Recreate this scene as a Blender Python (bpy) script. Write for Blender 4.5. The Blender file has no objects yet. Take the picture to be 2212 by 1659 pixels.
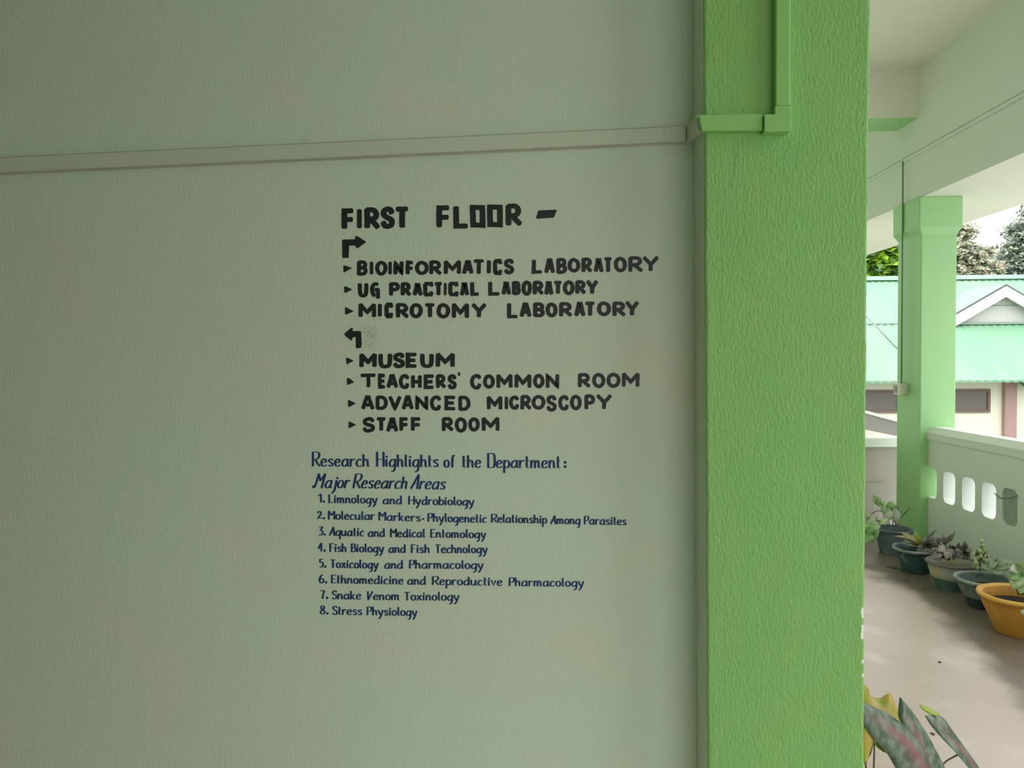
import bpy, bmesh, math, random
from mathutils import Vector, Matrix, noise

random.seed(7)
sc = bpy.context.scene
col = sc.collection
R = math.radians

# ------------------------------------------------------------------ camera
W, H, F = 2212.0, 1659.0, 1660.0
CAM = Vector((0.0, 0.0, 1.5))
yaw, pitch, roll = R(2.38), R(1.67), R(-0.43)
fwd = Vector((-math.sin(yaw)*math.cos(pitch), math.cos(yaw)*math.cos(pitch), -math.sin(pitch)))
rt0 = Vector((math.cos(yaw), math.sin(yaw), 0.0))
up0 = rt0.cross(fwd)
rt = rt0*math.cos(roll) + up0*math.sin(roll)
up = -rt0*math.sin(roll) + up0*math.cos(roll)
cd = bpy.data.cameras.new('camera')
cd.sensor_fit = 'HORIZONTAL'
cd.sensor_width = 36.0
cd.lens = 36.0*F/W
cd.clip_start = 0.05
cd.clip_end = 500
cam = bpy.data.objects.new('camera', cd)
col.objects.link(cam)
m = Matrix((rt, up, -fwd)).transposed().to_4x4()
m.translation = CAM
cam.matrix_world = m
sc.camera = cam

# ------------------------------------------------------------------ sky and exposure
SKY_LOW, SKY_TOP = 0.33, 1.0
wd = bpy.data.worlds.new('overcast_sky')
sc.world = wd
wd.use_nodes = True
bg = wd.node_tree.nodes['Background']
# overcast dome: brightest overhead, a third of that at the horizon
wt = wd.node_tree
geo = wt.nodes.new('ShaderNodeTexCoord')
sepw = wt.nodes.new('ShaderNodeSeparateXYZ')
wt.links.new(geo.outputs['Generated'], sepw.inputs[0])
rmp = wt.nodes.new('ShaderNodeMapRange')
rmp.inputs[1].default_value, rmp.inputs[2].default_value = 0.0, 1.0
rmp.inputs[3].default_value, rmp.inputs[4].default_value = SKY_LOW, SKY_TOP
wt.links.new(sepw.outputs[2], rmp.inputs[0])
wt.links.new(rmp.outputs[0], bg.inputs[1])
bg.inputs[0].default_value = (1.0, 0.985, 1.0, 1)
sc.view_settings.view_transform = 'Standard'
sc.view_settings.look = 'None'
sc.view_settings.exposure = 2.28
sc.view_settings.gamma = 1.0
sc.view_settings.use_curve_mapping = False
sc.cycles.max_bounces = 10
sc.cycles.diffuse_bounces = 8
sc.cycles.use_denoising = True

def portal(loc, rot, sx, sy):
    ld = bpy.data.lights.new('sky_portal', 'AREA')
    ld.shape = 'RECTANGLE'
    ld.size, ld.size_y = sx, sy
    ld.cycles.is_portal = True
    o = bpy.data.objects.new('sky_portal', ld)
    col.objects.link(o)
    o.location = loc
    o.rotation_euler = rot
    return o

# ------------------------------------------------------------------ helpers
def at(px, py, axis, val):
    """Point on the plane axis=val seen at photo pixel (px, py)."""
    d = rt*((px-W/2)/F) - up*((py-H/2)/F) + fwd
    t = (val-CAM[axis])/d[axis]
    return CAM + d*t

def obj(name, bm, mat, parent=None, smooth=False, bevel=0.0, seg=2):
    me = bpy.data.meshes.new(name)
    bm.normal_update()
    bm.to_mesh(me)
    bm.free()
    o = bpy.data.objects.new(name, me)
    col.objects.link(o)
    for mm in (mat if isinstance(mat, (list, tuple)) else [mat]):
        me.materials.append(mm)
    if smooth:
        for p in me.polygons:
            p.use_smooth = True
    if parent is not None:
        o.parent = parent
        o.matrix_parent_inverse = Matrix.Translation(-parent.location)
    if bevel:
        b = o.modifiers.new('bevel', 'BEVEL')
        b.width = bevel
        b.segments = seg
        b.limit_method = 'ANGLE'
    return o

def thing(name, label, cat, loc=(0, 0, 0), group=None):
    o = bpy.data.objects.new(name, None)
    col.objects.link(o)
    o.empty_display_size = 0.05
    o.location = loc
    return tag(o, label, cat, group)

def tag(o, label, cat, group=None, kind=None):
    o['label'] = label
    o['category'] = cat
    if group:
        o['group'] = group
    if kind:
        o['kind'] = kind
    return o

def struct(name, bm, mat, label, cat, **k):
    o = obj(name, bm, mat, **k)
    tag(o, label, cat, kind='structure')
    return o

def box(bm, x0, x1, y0, y1, z0, z1, mi=0):
    v = [bm.verts.new((x, y, z)) for x in (x0, x1) for y in (y0, y1) for z in (z0, z1)]
    for q in ((0, 1, 3, 2), (4, 6, 7, 5), (0, 4, 5, 1), (2, 3, 7, 6), (0, 2, 6, 4), (1, 5, 7, 3)):
        f = bm.faces.new([v[i] for i in q])
        f.material_index = mi
    return v

def B(*a):
    bm = bmesh.new()
    box(bm, *a)
    return bm

def prism(bm, pts, vec):
    """Extrude a closed polygon (list of 3-D points) along vec."""
    vec = Vector(vec)
    a = [bm.verts.new(p) for p in pts]
    b = [bm.verts.new(Vector(p)+vec) for p in pts]
    n = len(pts)
    bm.faces.new(a)
    bm.faces.new(list(reversed(b)))
    for i in range(n):
        bm.faces.new((a[i], b[i], b[(i+1) % n], a[(i+1) % n]))
    bmesh.ops.recalc_face_normals(bm, faces=bm.faces[:])

def tube(bm, pts, rad, n=8, caps=True):
    pts = [Vector(p) for p in pts]
    rads = rad if isinstance(rad, (list, tuple)) else [rad]*len(pts)
    rings = []
    prev = None
    for i, p in enumerate(pts):
        t = (pts[min(i+1, len(pts)-1)] - pts[max(i-1, 0)]).normalized()
        ref = Vector((0, 0, 1)) if abs(t.z) < 0.9 else Vector((0, 1, 0))
        a = t.cross(ref).normalized() if prev is None else (prev - t*prev.dot(t)).normalized()
        prev = a
        b = t.cross(a)
        rings.append([bm.verts.new(p + (a*math.cos(2*math.pi*k/n)+b*math.sin(2*math.pi*k/n))*rads[i]) for k in range(n)])
    for r0, r1 in zip(rings, rings[1:]):
        for k in range(n):
            bm.faces.new((r0[k], r0[(k+1) % n], r1[(k+1) % n], r1[k]))
    if caps:
        bm.faces.new(list(reversed(rings[0])))
        bm.faces.new(rings[-1])

def lathe(bm, prof, c, n=32, wob=0.0, seed=0.0):
    rings = []
    for r, z in prof:
        ring = []
        for k in range(n):
            a = 2*math.pi*k/n
            q = 1+wob*noise.noise(Vector((math.cos(a)*1.5+seed, math.sin(a)*1.5, z*6)))
            ring.append(bm.verts.new((c[0]+r*q*math.cos(a), c[1]+r*q*math.sin(a), c[2]+z)))
        rings.append(ring)
    for r0, r1 in zip(rings, rings[1:]):
        for k in range(n):
            bm.faces.new((r0[k], r0[(k+1) % n], r1[(k+1) % n], r1[k]))
    return rings

def smooth_pts(P, n=6):
    """Catmull-Rom through 2-D or 3-D points."""
    P = [Vector(p) for p in P]
    if len(P) < 3:
        return P
    out = []
    Q = [P[0]*2-P[1]] + P + [P[-1]*2-P[-2]]
    for i in range(1, len(Q)-2):
        p0, p1, p2, p3 = Q[i-1:i+3]
        for k in range(n):
            t = k/n
            out.append(0.5*((2*p1) + (p2-p0)*t + (2*p0-5*p1+4*p2-p3)*t*t + (3*p1-p0-3*p2+p3)*t**3))
    out.append(P[-1])
    return out

# ------------------------------------------------------------------ materials
def mat(name, c, rough=0.6, spec=0.3, var=None, vscale=3.0, vstretch=(1, 1, 1), bump=0.0, bscale=60.0,
        bstretch=(1, 1, 1), bdist=0.002, trans=None, var2=None, v2scale=20.0, metal=0.0):
    """Principled surface; var = second colour mixed in by noise, bump = fine relief."""
    m = bpy.data.materials.new(name)
    m.use_nodes = True
    nt = m.node_tree
    N, L = nt.nodes, nt.links
    p = N['Principled BSDF']
    p.inputs['Roughness'].default_value = rough
    p.inputs['Specular IOR Level'].default_value = spec
    p.inputs['Metallic'].default_value = metal
    p.inputs['Base Color'].default_value = (*c, 1)
    tc = N.new('ShaderNodeTexCoord')
    def nz(scale, stretch, detail=4):
        mp = N.new('ShaderNodeMapping')
        mp.inputs['Scale'].default_value = stretch
        L.new(tc.outputs['Object'], mp.inputs[0])
        n = N.new('ShaderNodeTexNoise')
        n.inputs['Scale'].default_value = scale
        n.inputs['Detail'].default_value = detail
        L.new(mp.outputs[0], n.inputs['Vector'])
        return n
    last = None
    if var is not None:
        n = nz(vscale, vstretch)
        r = N.new('ShaderNodeMapRange')
        r.inputs[1].default_value, r.inputs[2].default_value = 0.32, 0.68
        L.new(n.outputs[0], r.inputs[0])
        mx = N.new('ShaderNodeMix')
        mx.data_type = 'RGBA'
        mx.inputs[6].default_value = (*c, 1)
        mx.inputs[7].default_value = (*var, 1)
        L.new(r.outputs[0], mx.inputs[0])
        last = mx
        L.new(mx.outputs[2], p.inputs['Base Color'])
    if var2 is not None:
        n = nz(v2scale, vstretch)
        r = N.new('ShaderNodeMapRange')
        r.inputs[1].default_value, r.inputs[2].default_value = 0.55, 0.72
        L.new(n.outputs[0], r.inputs[0])
        mx = N.new('ShaderNodeMix')
        mx.data_type = 'RGBA'
        mx.inputs[6].default_value = (*c, 1)
        if last:
            L.new(last.outputs[2], mx.inputs[6])
        mx.inputs[7].default_value = (*var2, 1)
        L.new(r.outputs[0], mx.inputs[0])
        L.new(mx.outputs[2], p.inputs['Base Color'])
    if bump:
        n = nz(bscale, bstretch, 6)
        b = N.new('ShaderNodeBump')
        b.inputs['Strength'].default_value = bump
        b.inputs['Distance'].default_value = bdist
        L.new(n.outputs[0], b.inputs['Height'])
        L.new(b.outputs[0], p.inputs['Normal'])
    if trans is not None:
        p.inputs['Transmission Weight'].default_value = trans
    return m

SAGE = (0.62, 0.72, 0.50)
M = {}
M['wall'] = mat('sage_wall_paint', (0.665, 0.775, 0.58), 0.65, 0.25, var=(0.65, 0.795, 0.605), vscale=2.2, var2=(0.70, 0.775, 0.58), v2scale=5.0,
                bump=0.5, bscale=190, bstretch=(1, 1, 0.38), bdist=0.0017)
M['white'] = mat('white_wall_paint', (0.72, 0.745, 0.69), 0.6, 0.3, var=(0.68, 0.735, 0.685), vscale=1.2, bump=0.2, bscale=60, bdist=0.001)
M['cream'] = mat('cream_soffit_paint', (0.80, 0.79, 0.68), 0.6, 0.3, var=(0.76, 0.77, 0.67), vscale=1.0)
M['green'] = mat('leaf_green_paint', (0.27, 0.555, 0.145), 0.5, 0.35, var=(0.245, 0.56, 0.155), vscale=9, vstretch=(1, 1, 0.5), var2=(0.285, 0.56, 0.145), v2scale=24,
                 bump=0.8, bscale=190, bstretch=(1, 1, 0.45), bdist=0.0032)
M['green_smooth'] = mat('leaf_green_gloss', (0.29, 0.60, 0.165), 0.42, 0.4, var=(0.27, 0.61, 0.17), vscale=4)
M['post'] = mat('post_green_paint', (0.34, 0.61, 0.26), 0.4, 0.4, var=(0.32, 0.60, 0.27), vscale=2)
M['unseen_dark'] = mat('dark_unseen_hall_paint', (0.20, 0.25, 0.17), 0.7, 0.2)  # unseen hall walls made dark to cut their bounce light
M['casing'] = mat('sage_plastic_casing', (0.615, 0.70, 0.51), 0.45, 0.35, var=(0.60, 0.71, 0.53), vscale=3)
M['plaster'] = mat('bare_white_plaster', (0.8, 0.85, 0.72), 0.8, 0.2)
M['floor'] = mat('smooth_cement_floor', (0.53, 0.435, 0.40), 0.36, 0.55, var=(0.47, 0.375, 0.33), vscale=1.4, var2=(0.60, 0.51, 0.49), v2scale=3.2,
                 bump=0.08, bscale=14, bdist=0.004)
M['black'] = mat('black_sign_paint', (0.022, 0.030, 0.026), 0.45, 0.35, var=(0.018, 0.027, 0.018), vscale=30)
M['navy'] = mat('navy_sign_paint', (0.012, 0.060, 0.195), 0.5, 0.3, var=(0.018, 0.040, 0.075), vscale=45)
M['bwall'] = mat('cream_building_wall', (.80, .82, .66), .7, .2, var=(.77, .80, .66), vscale=.6)
M['smudge'] = mat('grey_smudge', (0.42, 0.49, 0.35), 0.8, 0.1)

def dark_floor_band(m):
    """Darker band of floor around the pots, with a ragged edge."""
    nt = m.node_tree
    N, L = nt.nodes, nt.links
    p = N['Principled BSDF']
    src = p.inputs['Base Color'].links[0].from_socket
    tc = N.new('ShaderNodeTexCoord')
    sp = N.new('ShaderNodeSeparateXYZ')
    L.new(tc.outputs['Object'], sp.inputs[0])
    nz = N.new('ShaderNodeTexNoise')
    nz.inputs['Scale'].default_value = 2.6
    nz.inputs['Detail'].default_value = 5
    L.new(tc.outputs['Object'], nz.inputs['Vector'])
    a = N.new('ShaderNodeMath'); a.operation = 'MULTIPLY_ADD'      # x - 0.2 y
    a.inputs[1].default_value = -0.2
    L.new(sp.outputs[1], a.inputs[0]); L.new(sp.outputs[0], a.inputs[2])
    far_ = N.new('ShaderNodeMapRange')                              # the dark band spreads wider at the far end
    far_.inputs[1].default_value, far_.inputs[2].default_value = 4.9, 6.9
    far_.inputs[3].default_value, far_.inputs[4].default_value = 0.0, 0.70
    L.new(sp.outputs[1], far_.inputs[0])
    a2 = N.new('ShaderNodeMath'); a2.operation = 'ADD'
    L.new(a.outputs[0], a2.inputs[0]); L.new(far_.outputs[0], a2.inputs[1])
    b = N.new('ShaderNodeMath'); b.operation = 'MULTIPLY_ADD'
    b.inputs[1].default_value = 0.5
    L.new(nz.outputs[0], b.inputs[0]); L.new(a2.outputs[0], b.inputs[2])
    r = N.new('ShaderNodeMapRange')
    r.inputs[1].default_value, r.inputs[2].default_value = 1.59, 1.71
    L.new(b.outputs[0], r.inputs[0])
    mx = N.new('ShaderNodeMix'); mx.data_type = 'RGBA'; mx.blend_type = 'MULTIPLY'
    mx.inputs[7].default_value = (0.36, 0.355, 0.32, 1)
    L.new(r.outputs[0], mx.inputs[0]); L.new(src, mx.inputs[6])
    L.new(mx.outputs[2], p.inputs['Base Color'])
dark_floor_band(M['floor'])

# ------------------------------------------------------------------ building shell
YW, YP = 1.75, 1.63           # text wall, pillar face
XL = 0.337                    # pillar left side
struct('floor', B(-5.0, 3.12, -4.0, 7.2, -0.15, 0.0), M['floor'], 'smooth worn grey cement corridor floor behind the green pillar', 'floor')
struct('ceiling', B(-5.0, 3.30, -2.2, 12.0, 3.85, 4.0), M['cream'], 'pale cream painted corridor ceiling at the top right', 'ceiling')
struct('wall_front', B(-5.0, 0.60, YW, 12.0, 0.0, 3.85), M['wall'], 'sage painted plaster wall carrying the lettering', 'wall')
struct('wall_left', B(-5.2, -5.0, -4.0, 1.75, 0.0, 3.85), M['unseen_dark'], 'sage wall closing the hall on the left, outside the view', 'wall')
bm = bmesh.new()
YBK, OX0, OX1, OZ0, OZ1 = -1.3, 0.10, 2.65, 0.15, 2.55  # unseen opening, placed and sized for the light on the lettered wall
box(bm, -5.0, OX0, YBK-.2, YBK, 0.0, 3.85)
box(bm, OX0, OX1, YBK-.2, YBK, 0.0, OZ0)
box(bm, OX0, OX1, YBK-.2, YBK, OZ1, 3.85)
box(bm, OX1, 3.30, YBK-.2, YBK, 0.0, 3.85)
struct('wall_back', bm, M['unseen_dark'], 'wall with a wide opening behind the viewer, outside the view', 'wall')
struct('wall_near', B(3.12, 3.30, -2.2, -0.7, 0.0, 3.85), M['unseen_dark'], 'wall added on the right of the viewer, outside the view', 'wall')  # unseen wall added to limit grazing light from the right

# longitudinal beam, cross beam and the eave slab
bm = bmesh.new()
box(bm, 3.05, 3.30, 2.2, 12.0, 2.80, 3.85)
for f in bm.faces:
    f.normal_update()
    if abs(f.normal.z) > 0.9:
        f.material_index = 1
struct('beam_corridor', bm, [M['white'], M['cream']], 'long pale beam above the parapet running along the corridor', 'beam')
bm = bmesh.new()
box(bm, 0.60, 3.05, 6.435, 6.80, 3.458, 3.85)
bm.faces.ensure_lookup_table()
for f in bm.faces:
    f.normal_update()
    if f.normal.z < -0.9:
        f.material_index = 1
o = struct('beam_cross', bm, [M['cream'], M['post']], 'pale cross beam under the ceiling with a green painted underside', 'beam')
struct('eave_slab', B(3.30, 4.06, 2.6, 12.0, 2.80, 2.92), M['cream'], 'bright cream underside of the eave slab outside the beam', 'eave')

# ------------------------------------------------------------------ near pillar
bm = bmesh.new()
NZ = 520
rows = []
def edge_x(z):
    k = [(0.0, 0.671), (0.64, 0.672), (1.0, 0.6715), (1.48, 0.672), (1.8, 0.6725), (2.24, 0.676), (3.85, 0.685)]
    for (a, xa), (b, xb) in zip(k, k[1:]):
        if a <= z <= b:
            return xa+(xb-xa)*(z-a)/(b-a)
    return 0.67
def left_x(z):
    return 0.3475 - 0.0055*min(z, 2.5)/1.0*0.95
chip_rows = set()
for i in range(NZ+1):
    z = 3.85*i/NZ
    xr = edge_x(z) + 0.0013*noise.noise(Vector((3, 1, z*9))) + 0.0006*noise.noise(Vector((3, 8, z*45)))
    xl = left_x(z) + 0.0012*noise.noise(Vector((9, 1, z*8)))
    chip = 0.0
    for zc_, wd_, am in ((0.968, .012, .004), (0.938, .006, .003), (0.918, .009, .0045), (0.862, .005, .003), (0.835, .007, .002)):
        chip = max(chip, .75*am*math.exp(-((z-zc_)/wd_)**2)*(1+.4*noise.noise(Vector((5, 5, z*160)))))
    if chip > 0.0006:
        chip_rows.add(i)
    rb = 0.0045 + chip
    yf = YP + 0.0007*noise.noise(Vector((1, 2, z*5)))
    # rounded front corners
    ring = [(xl, 1.98, z), (xl, YP+0.005, z), (xl+0.0015, YP+0.0015, z), (xl+0.005, YP, z)]
    for k in range(1, 12):
        xx = xl+0.005+(xr-rb-xl-0.005)*k/12
        ring.append((xx, YP+0.0012*noise.noise(Vector((xx*9, 4, z*6))), z))
    ring += [(xr-rb-0.001, YP, z), (xr-rb*0.35, YP+rb*0.3, z), (xr-chip*0.4, YP+rb, z), (xr, 1.98, z)]
    rows.append([bm.verts.new(p) for p in ring])
n = len(rows[0])
for i in range(NZ):
    for k in range(n-1):
        f = bm.faces.new((rows[i][k], rows[i][k+1], rows[i+1][k+1], rows[i+1][k]))
        if k == 0:
            f.material_index = 1
        if k in (n-4, n-3) and i in chip_rows and i+1 in chip_rows:
            f.material_index = 2
    f = bm.faces.new((rows[i][n-1], rows[i][0], rows[i+1][0], rows[i+1][n-1]))
bm.faces.new(list(reversed(rows[0])))
bm.faces.new(rows[-1])
pillar = struct('pillar', bm, [M['green'], M['wall'], M['plaster']], 'large green painted plaster pillar with rough brushed face beside the lettered wall', 'pillar', smooth=False)
# old plaster ridges showing through the paint
ridges = [[(1558, 620), (1556, 700), (1551, 790), (1553, 870), (1545, 960), (1540, 1060), (1543, 1160), (1540, 1275), (1546, 1336), (1541, 1398), (1546, 1427),
           (1564, 1459), (1578, 1487), (1576, 1533), (1580, 1570), (1572, 1659)],
          [(1600, 0), (1601, 60), (1598, 130)], [(1597, 300), (1594, 330), (1588, 372), (1582, 415), (1578, 450)],
          [(1586, 300), (1589, 345), (1580, 400)], [(1533, 1560), (1537, 1610), (1533, 1659)], [(1552, 1440), (1553, 1470)]]
bm = bmesh.new()
for rl in ridges:
    P = smooth_pts([at(x, y, 1, YP+0.0006) for x, y in rl], 8)
    P = [p+Vector((0.0012*noise.noise(p*40), 0, 0)) for p in P]
    rr = [0.0004+0.0009*abs(noise.noise(p*60)) for p in P]
    tube(bm, P, rr, 6)
obj('plaster_ridge', bm, M['green'], pillar, smooth=True)

# ------------------------------------------------------------------ far post, parapet
bm = bmesh.new()
def post_ring(z, e, f=0.0):
    return [bm.verts.new(p) for p in ((3.05-e, 6.362-e, z), (3.332+e+f, 6.362-e, z), (3.332+e+f, 6.775+e, z), (3.05-e, 6.775+e, z))]
rg = [post_ring(-0.15, 0), post_ring(2.50, 0), post_ring(2.555, 0.03), post_ring(2.80, 0.03)]
for a, b in zip(rg, rg[1:]):
    for k in range(4):
        bm.faces.new((a[k], a[(k+1) % 4], b[(k+1) % 4], b[k]))
bm.faces.new(list(reversed(rg[0])))
bm.faces.new(rg[-1])
struct('post', bm, M['post'], 'light green post with a wider capital at the end of the parapet', 'post', bevel=0.008)

XP = 3.12
def parapet_mesh(y0, y1, z0, z1, holes, th):
    cu = bpy.data.curves.new('tmp', 'CURVE')
    cu.dimensions = '2D'
    cu.fill_mode = 'BOTH'
    cu.extrude = th/2
    def spl(pts):
        s = cu.splines.new('POLY')
        s.points.add(len(pts)-1)
        for q, (a, b) in zip(s.points, pts):
            q.co = (a, b, 0, 1)
        s.use_cyclic_u = True
    spl([(y0, z0), (y1, z0), (y1, z1), (y0, z1)])
    for (a, b, c, d) in holes:
        r = 0.05
        pts = []
        for cx, cz, s0 in ((b-r, d-r, 0), (a+r, d-r, 90), (a+r, c+r, 180), (b-r, c+r, 270)):
            for k in range(6):
                an = R(s0+18*k)
                pts.append((cx+r*math.cos(an), cz+r*math.sin(an)))
        spl(pts)
    o = bpy.data.objects.new('tmp', cu)
    col.objects.link(o)
    dg = bpy.context.evaluated_depsgraph_get()
    me = bpy.data.meshes.new_from_object(o.evaluated_get(dg))
    bpy.data.objects.remove(o)
    bm = bmesh.new()
    bm.from_mesh(me)
    for v in bm.verts:
        v.co = Vector((XP+th/2+v.co.z, v.co.x, v.co.y))
    bmesh.ops.recalc_face_normals(bm, faces=bm.faces[:])
    return bm
cy = [6.313, 6.040, 5.771, 5.511, 5.270, 5.005, 4.74, 4.475, 4.21, 3.945, 3.68, 3.415]
holes = [(c-0.087, c+0.087, 0.374, 0.621) for c in cy]
bm = parapet_mesh(2.2, 6.45, 0.0, 0.86, holes, 0.11)
# coping: chamfered lip on top
prism(bm, [(3.105, 6.362, 0.845), (3.105, 6.362, 0.90), (3.15, 6.362, 0.945), (3.25, 6.362, 0.945), (3.25, 6.362, 0.845)], (0, -4.16, 0))
struct('wall_right', bm, M['white'], 'pale parapet wall with a row of rounded slots beside the flower pots', 'wall')
# the slot filled up with mortar, and the wire tied across it
bm = bmesh.new()
c = cy[4]
box(bm, XP+0.012, XP+0.085, c-0.087, c+0.087, 0.374, 0.621)
o = obj('slot_filling', bm, mat('dark_grey_mortar', (0.36, 0.43, 0.35), 0.8, 0.2, var=(0.30, 0.37, 0.30), vscale=9), None)
tag(o, 'dark grey-green mortar filling the fourth parapet slot from the post', 'infill')
bm = bmesh.new()
tube(bm, smooth_pts([at(2148, 1065, 0, XP-0.006), at(2156, 1073, 0, XP-0.012), at(2166, 1077, 0, XP-0.012), at(2182, 1076, 0, XP-0.012), at(2198, 1071, 0, XP-0.006)], 6), 0.0028, 6)
tag(obj('tie_wire', bm, mat('dark_wire', (0.10, 0.12, 0.10), 0.6), None, smooth=True), 'thin dark wire tied across the filled parapet slot', 'wire')

# low wall closing the corridor end, with a coping
bm = bmesh.new()
box(bm, 0.60, 3.30, 7.20, 7.32, -0.15, 0.69)
struct('wall_end', bm, mat('grey_cement_render', (.36, .335, .29), .8, .2, var=(.40, .37, .32), vscale=3), 'low pale wall at the far end of the corridor left of the post', 'wall')
bm = bmesh.new()
box(bm, 0.60, 3.34, 7.16, 7.36, 0.69, 0.775)
struct('trim_1', bm, M['white'], 'flat pale coping slab on the low end wall', 'coping', bevel=0.006)
bm = bmesh.new()
box(bm, 0.60, 3.12, 7.196, 7.20, 0.362, 0.368)
struct('trim_2', bm, mat('grey_joint', (0.3, 0.31, 0.27)), 'thin horizontal joint line across the low end wall', 'joint')
# sloping stair balustrade just outside
a0, a1 = at(1860, 887, 1, 8.4), at(1960, 914, 1, 8.4)
bm = bmesh.new()
d0, d1 = at(1860, 926, 1, 8.4), at(1960, 947, 1, 8.4)
prism(bm, [a0-(a1-a0)*2, a1, d1, d0-(d1-d0)*2], (0, 0.16, 0))
ob = struct('stair_balustrade', bm, mat('grey_stair_render', (.25, .25, .22), .8, .2), 'sloping pale stair balustrade outside the low end wall', 'balustrade')
bm = bmesh.new()
e0, e1 = at(1860, 884, 1, 8.38), at(1960, 911, 1, 8.38)
s = (e1-e0)
prism(bm, [e0-s*2, e1, e1-Vector((0, 0, .03)), e0-s*2-Vector((0, 0, .03))], (0, 0.24, 0.0))
obj('coping', bm, M['cream'], ob)
bm = bmesh.new()
g0, g1 = at(1860, 922, 1, 8.8), at(1960, 945, 1, 8.8)
box(bm, 1.0, 4.5, 8.8, 8.95, -3.8, 0.72)
struct('wall_outer', bm, M['bwall'], 'pale lower wall seen under the sloping balustrade', 'wall')

# ------------------------------------------------------------------ cable casing on wall and pillar
D = 0.014
cas = thing('cable_casing', 'long flat sage painted cable casing running across the lettered wall', 'cable casing', (0.33, YW, 2.0))
cas2 = thing('cable_casing', 'flat green painted cable casing crossing the near pillar and rising up it', 'cable casing', (0.40, YP, 2.0))
def zc(x):          # the wall run climbs slightly to the right
    return 1.946+(x+1.261)*0.0258
bm = bmesh.new()
prism(bm, [(-5.0, YW, zc(-5.0)), (0.318, YW, zc(0.318)), (0.318, YW, zc(0.318)+0.033), (-5.0, YW, zc(-5.0)+0.032)], (0, -D, 0))
obj('wall_run', bm, M['casing'], cas, bevel=0.0025)
bm = bmesh.new()
prism(bm, [(0.270, YW, zc(0.27)-0.0005), (0.3185, YW, zc(.318)-0.0005), (0.3185, YW, zc(.318)+0.0335), (0.270, YW, zc(0.27)+0.0335)], (0, -D-0.0012, 0))
obj('joint_cover', bm, M['casing'], cas, bevel=0.0015)
M['grime'] = mat('brownish_grime', (0.49, 0.50, 0.38), 0.8, 0.1, var=(0.56, 0.59, 0.46), vscale=14)
for lo, hi in ((-0.0042, 0.0002), (0.0325, 0.0378)):      # dirt gathered along both edges of the casing
    bm = bmesh.new()
    prism(bm, [(-5.0, YW, zc(-5.0)+lo), (0.318, YW, zc(0.318)+lo), (0.318, YW, zc(0.318)+hi), (-5.0, YW, zc(-5.0)+hi)], (0, -0.0012, 0))
    obj('grime_line', bm, M['grime'], cas)
bm = bmesh.new()      # inner elbow, climbing along the pillar reveal
prism(bm, [(0.320, YW, 1.986), (0.337, YW, 1.986), (0.337, YW, 2.022), (0.320, YW, 2.022)], (0, -D, 0))
prism(bm, [(0.322, YW-D, 1.986), (0.322, YW-D, 2.021), (0.322, YP+0.004, 2.012), (0.322, YP+0.004, 1.976)], (0.0155, 0, 0))
obj('inner_elbow', bm, M['casing'], cas, bevel=0.0015)
bm = bmesh.new()      # outer corner and run across the pillar
prism(bm, [(0.322, YP, 2.0055), (0.4525, YP, 2.0055), (0.4525, YP, 1.9715), (0.328, YP, 1.9725)], (0, -0.017, 0))
obj('pillar_run', bm, M['green_smooth'], cas2, bevel=0.002)
bm = bmesh.new()      # flat L-shaped elbow
prism(bm, [(0.4535, YP, 1.9655), (0.5075, YP, 1.9655), (0.5075, YP, 2.018), (0.4745, YP, 2.018), (0.4745, YP, 2.0013), (0.4535, YP, 2.0013)], (0, -0.025, 0))
obj('flat_elbow', bm, M['green_smooth'], cas2, bevel=0.0018)
bm = bmesh.new()
box(bm, 0.4762, 0.5065, YP-0.024, YP, 2.018, 3.848)
obj('riser', bm, M['green_smooth'], cas2, bevel=0.003)

# casing along the corridor beam, drop and switch on the post
far = thing('conduit', 'thin pale conduit along the corridor beam with a drop down the far post', 'conduit', (3.04, 6.6, 3.17))
obj('beam_run', B(3.036, 3.0495, 2.25, 11.5, 3.150, 3.178), M['white'], far, bevel=0.002)
obj('shadow_line', B(3.046, 3.0495, 2.25, 11.5, 3.1785, 3.186), mat('shadow_strip', (0.16, 0.17, 0.13)), far)  # shadow along the top of the casing, put in as a dark strip
bm = bmesh.new()
tube(bm, [(3.013, 6.61, 3.15), (3.013, 6.61, 1.29)], 0.007, 8)
obj('drop_pipe', bm, mat('grey_green_pipe', (0.20, 0.30, 0.19), 0.5), far, smooth=True)
sw = thing('switch_box', 'small pale switch box on the side of the far green post', 'switch', (3.05, 6.63, 1.24))
obj('housing', B(2.985, 3.05, 6.565, 6.70, 1.195, 1.292), mat('ivory_plastic', (0.62, 0.62, 0.52), 0.4), sw, bevel=0.006)
obj('rocker', B(2.979, 2.9855, 6.635, 6.685, 1.215, 1.272), mat('grey_rocker', (0.30, 0.32, 0.28), 0.4), sw, bevel=0.002)

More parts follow.
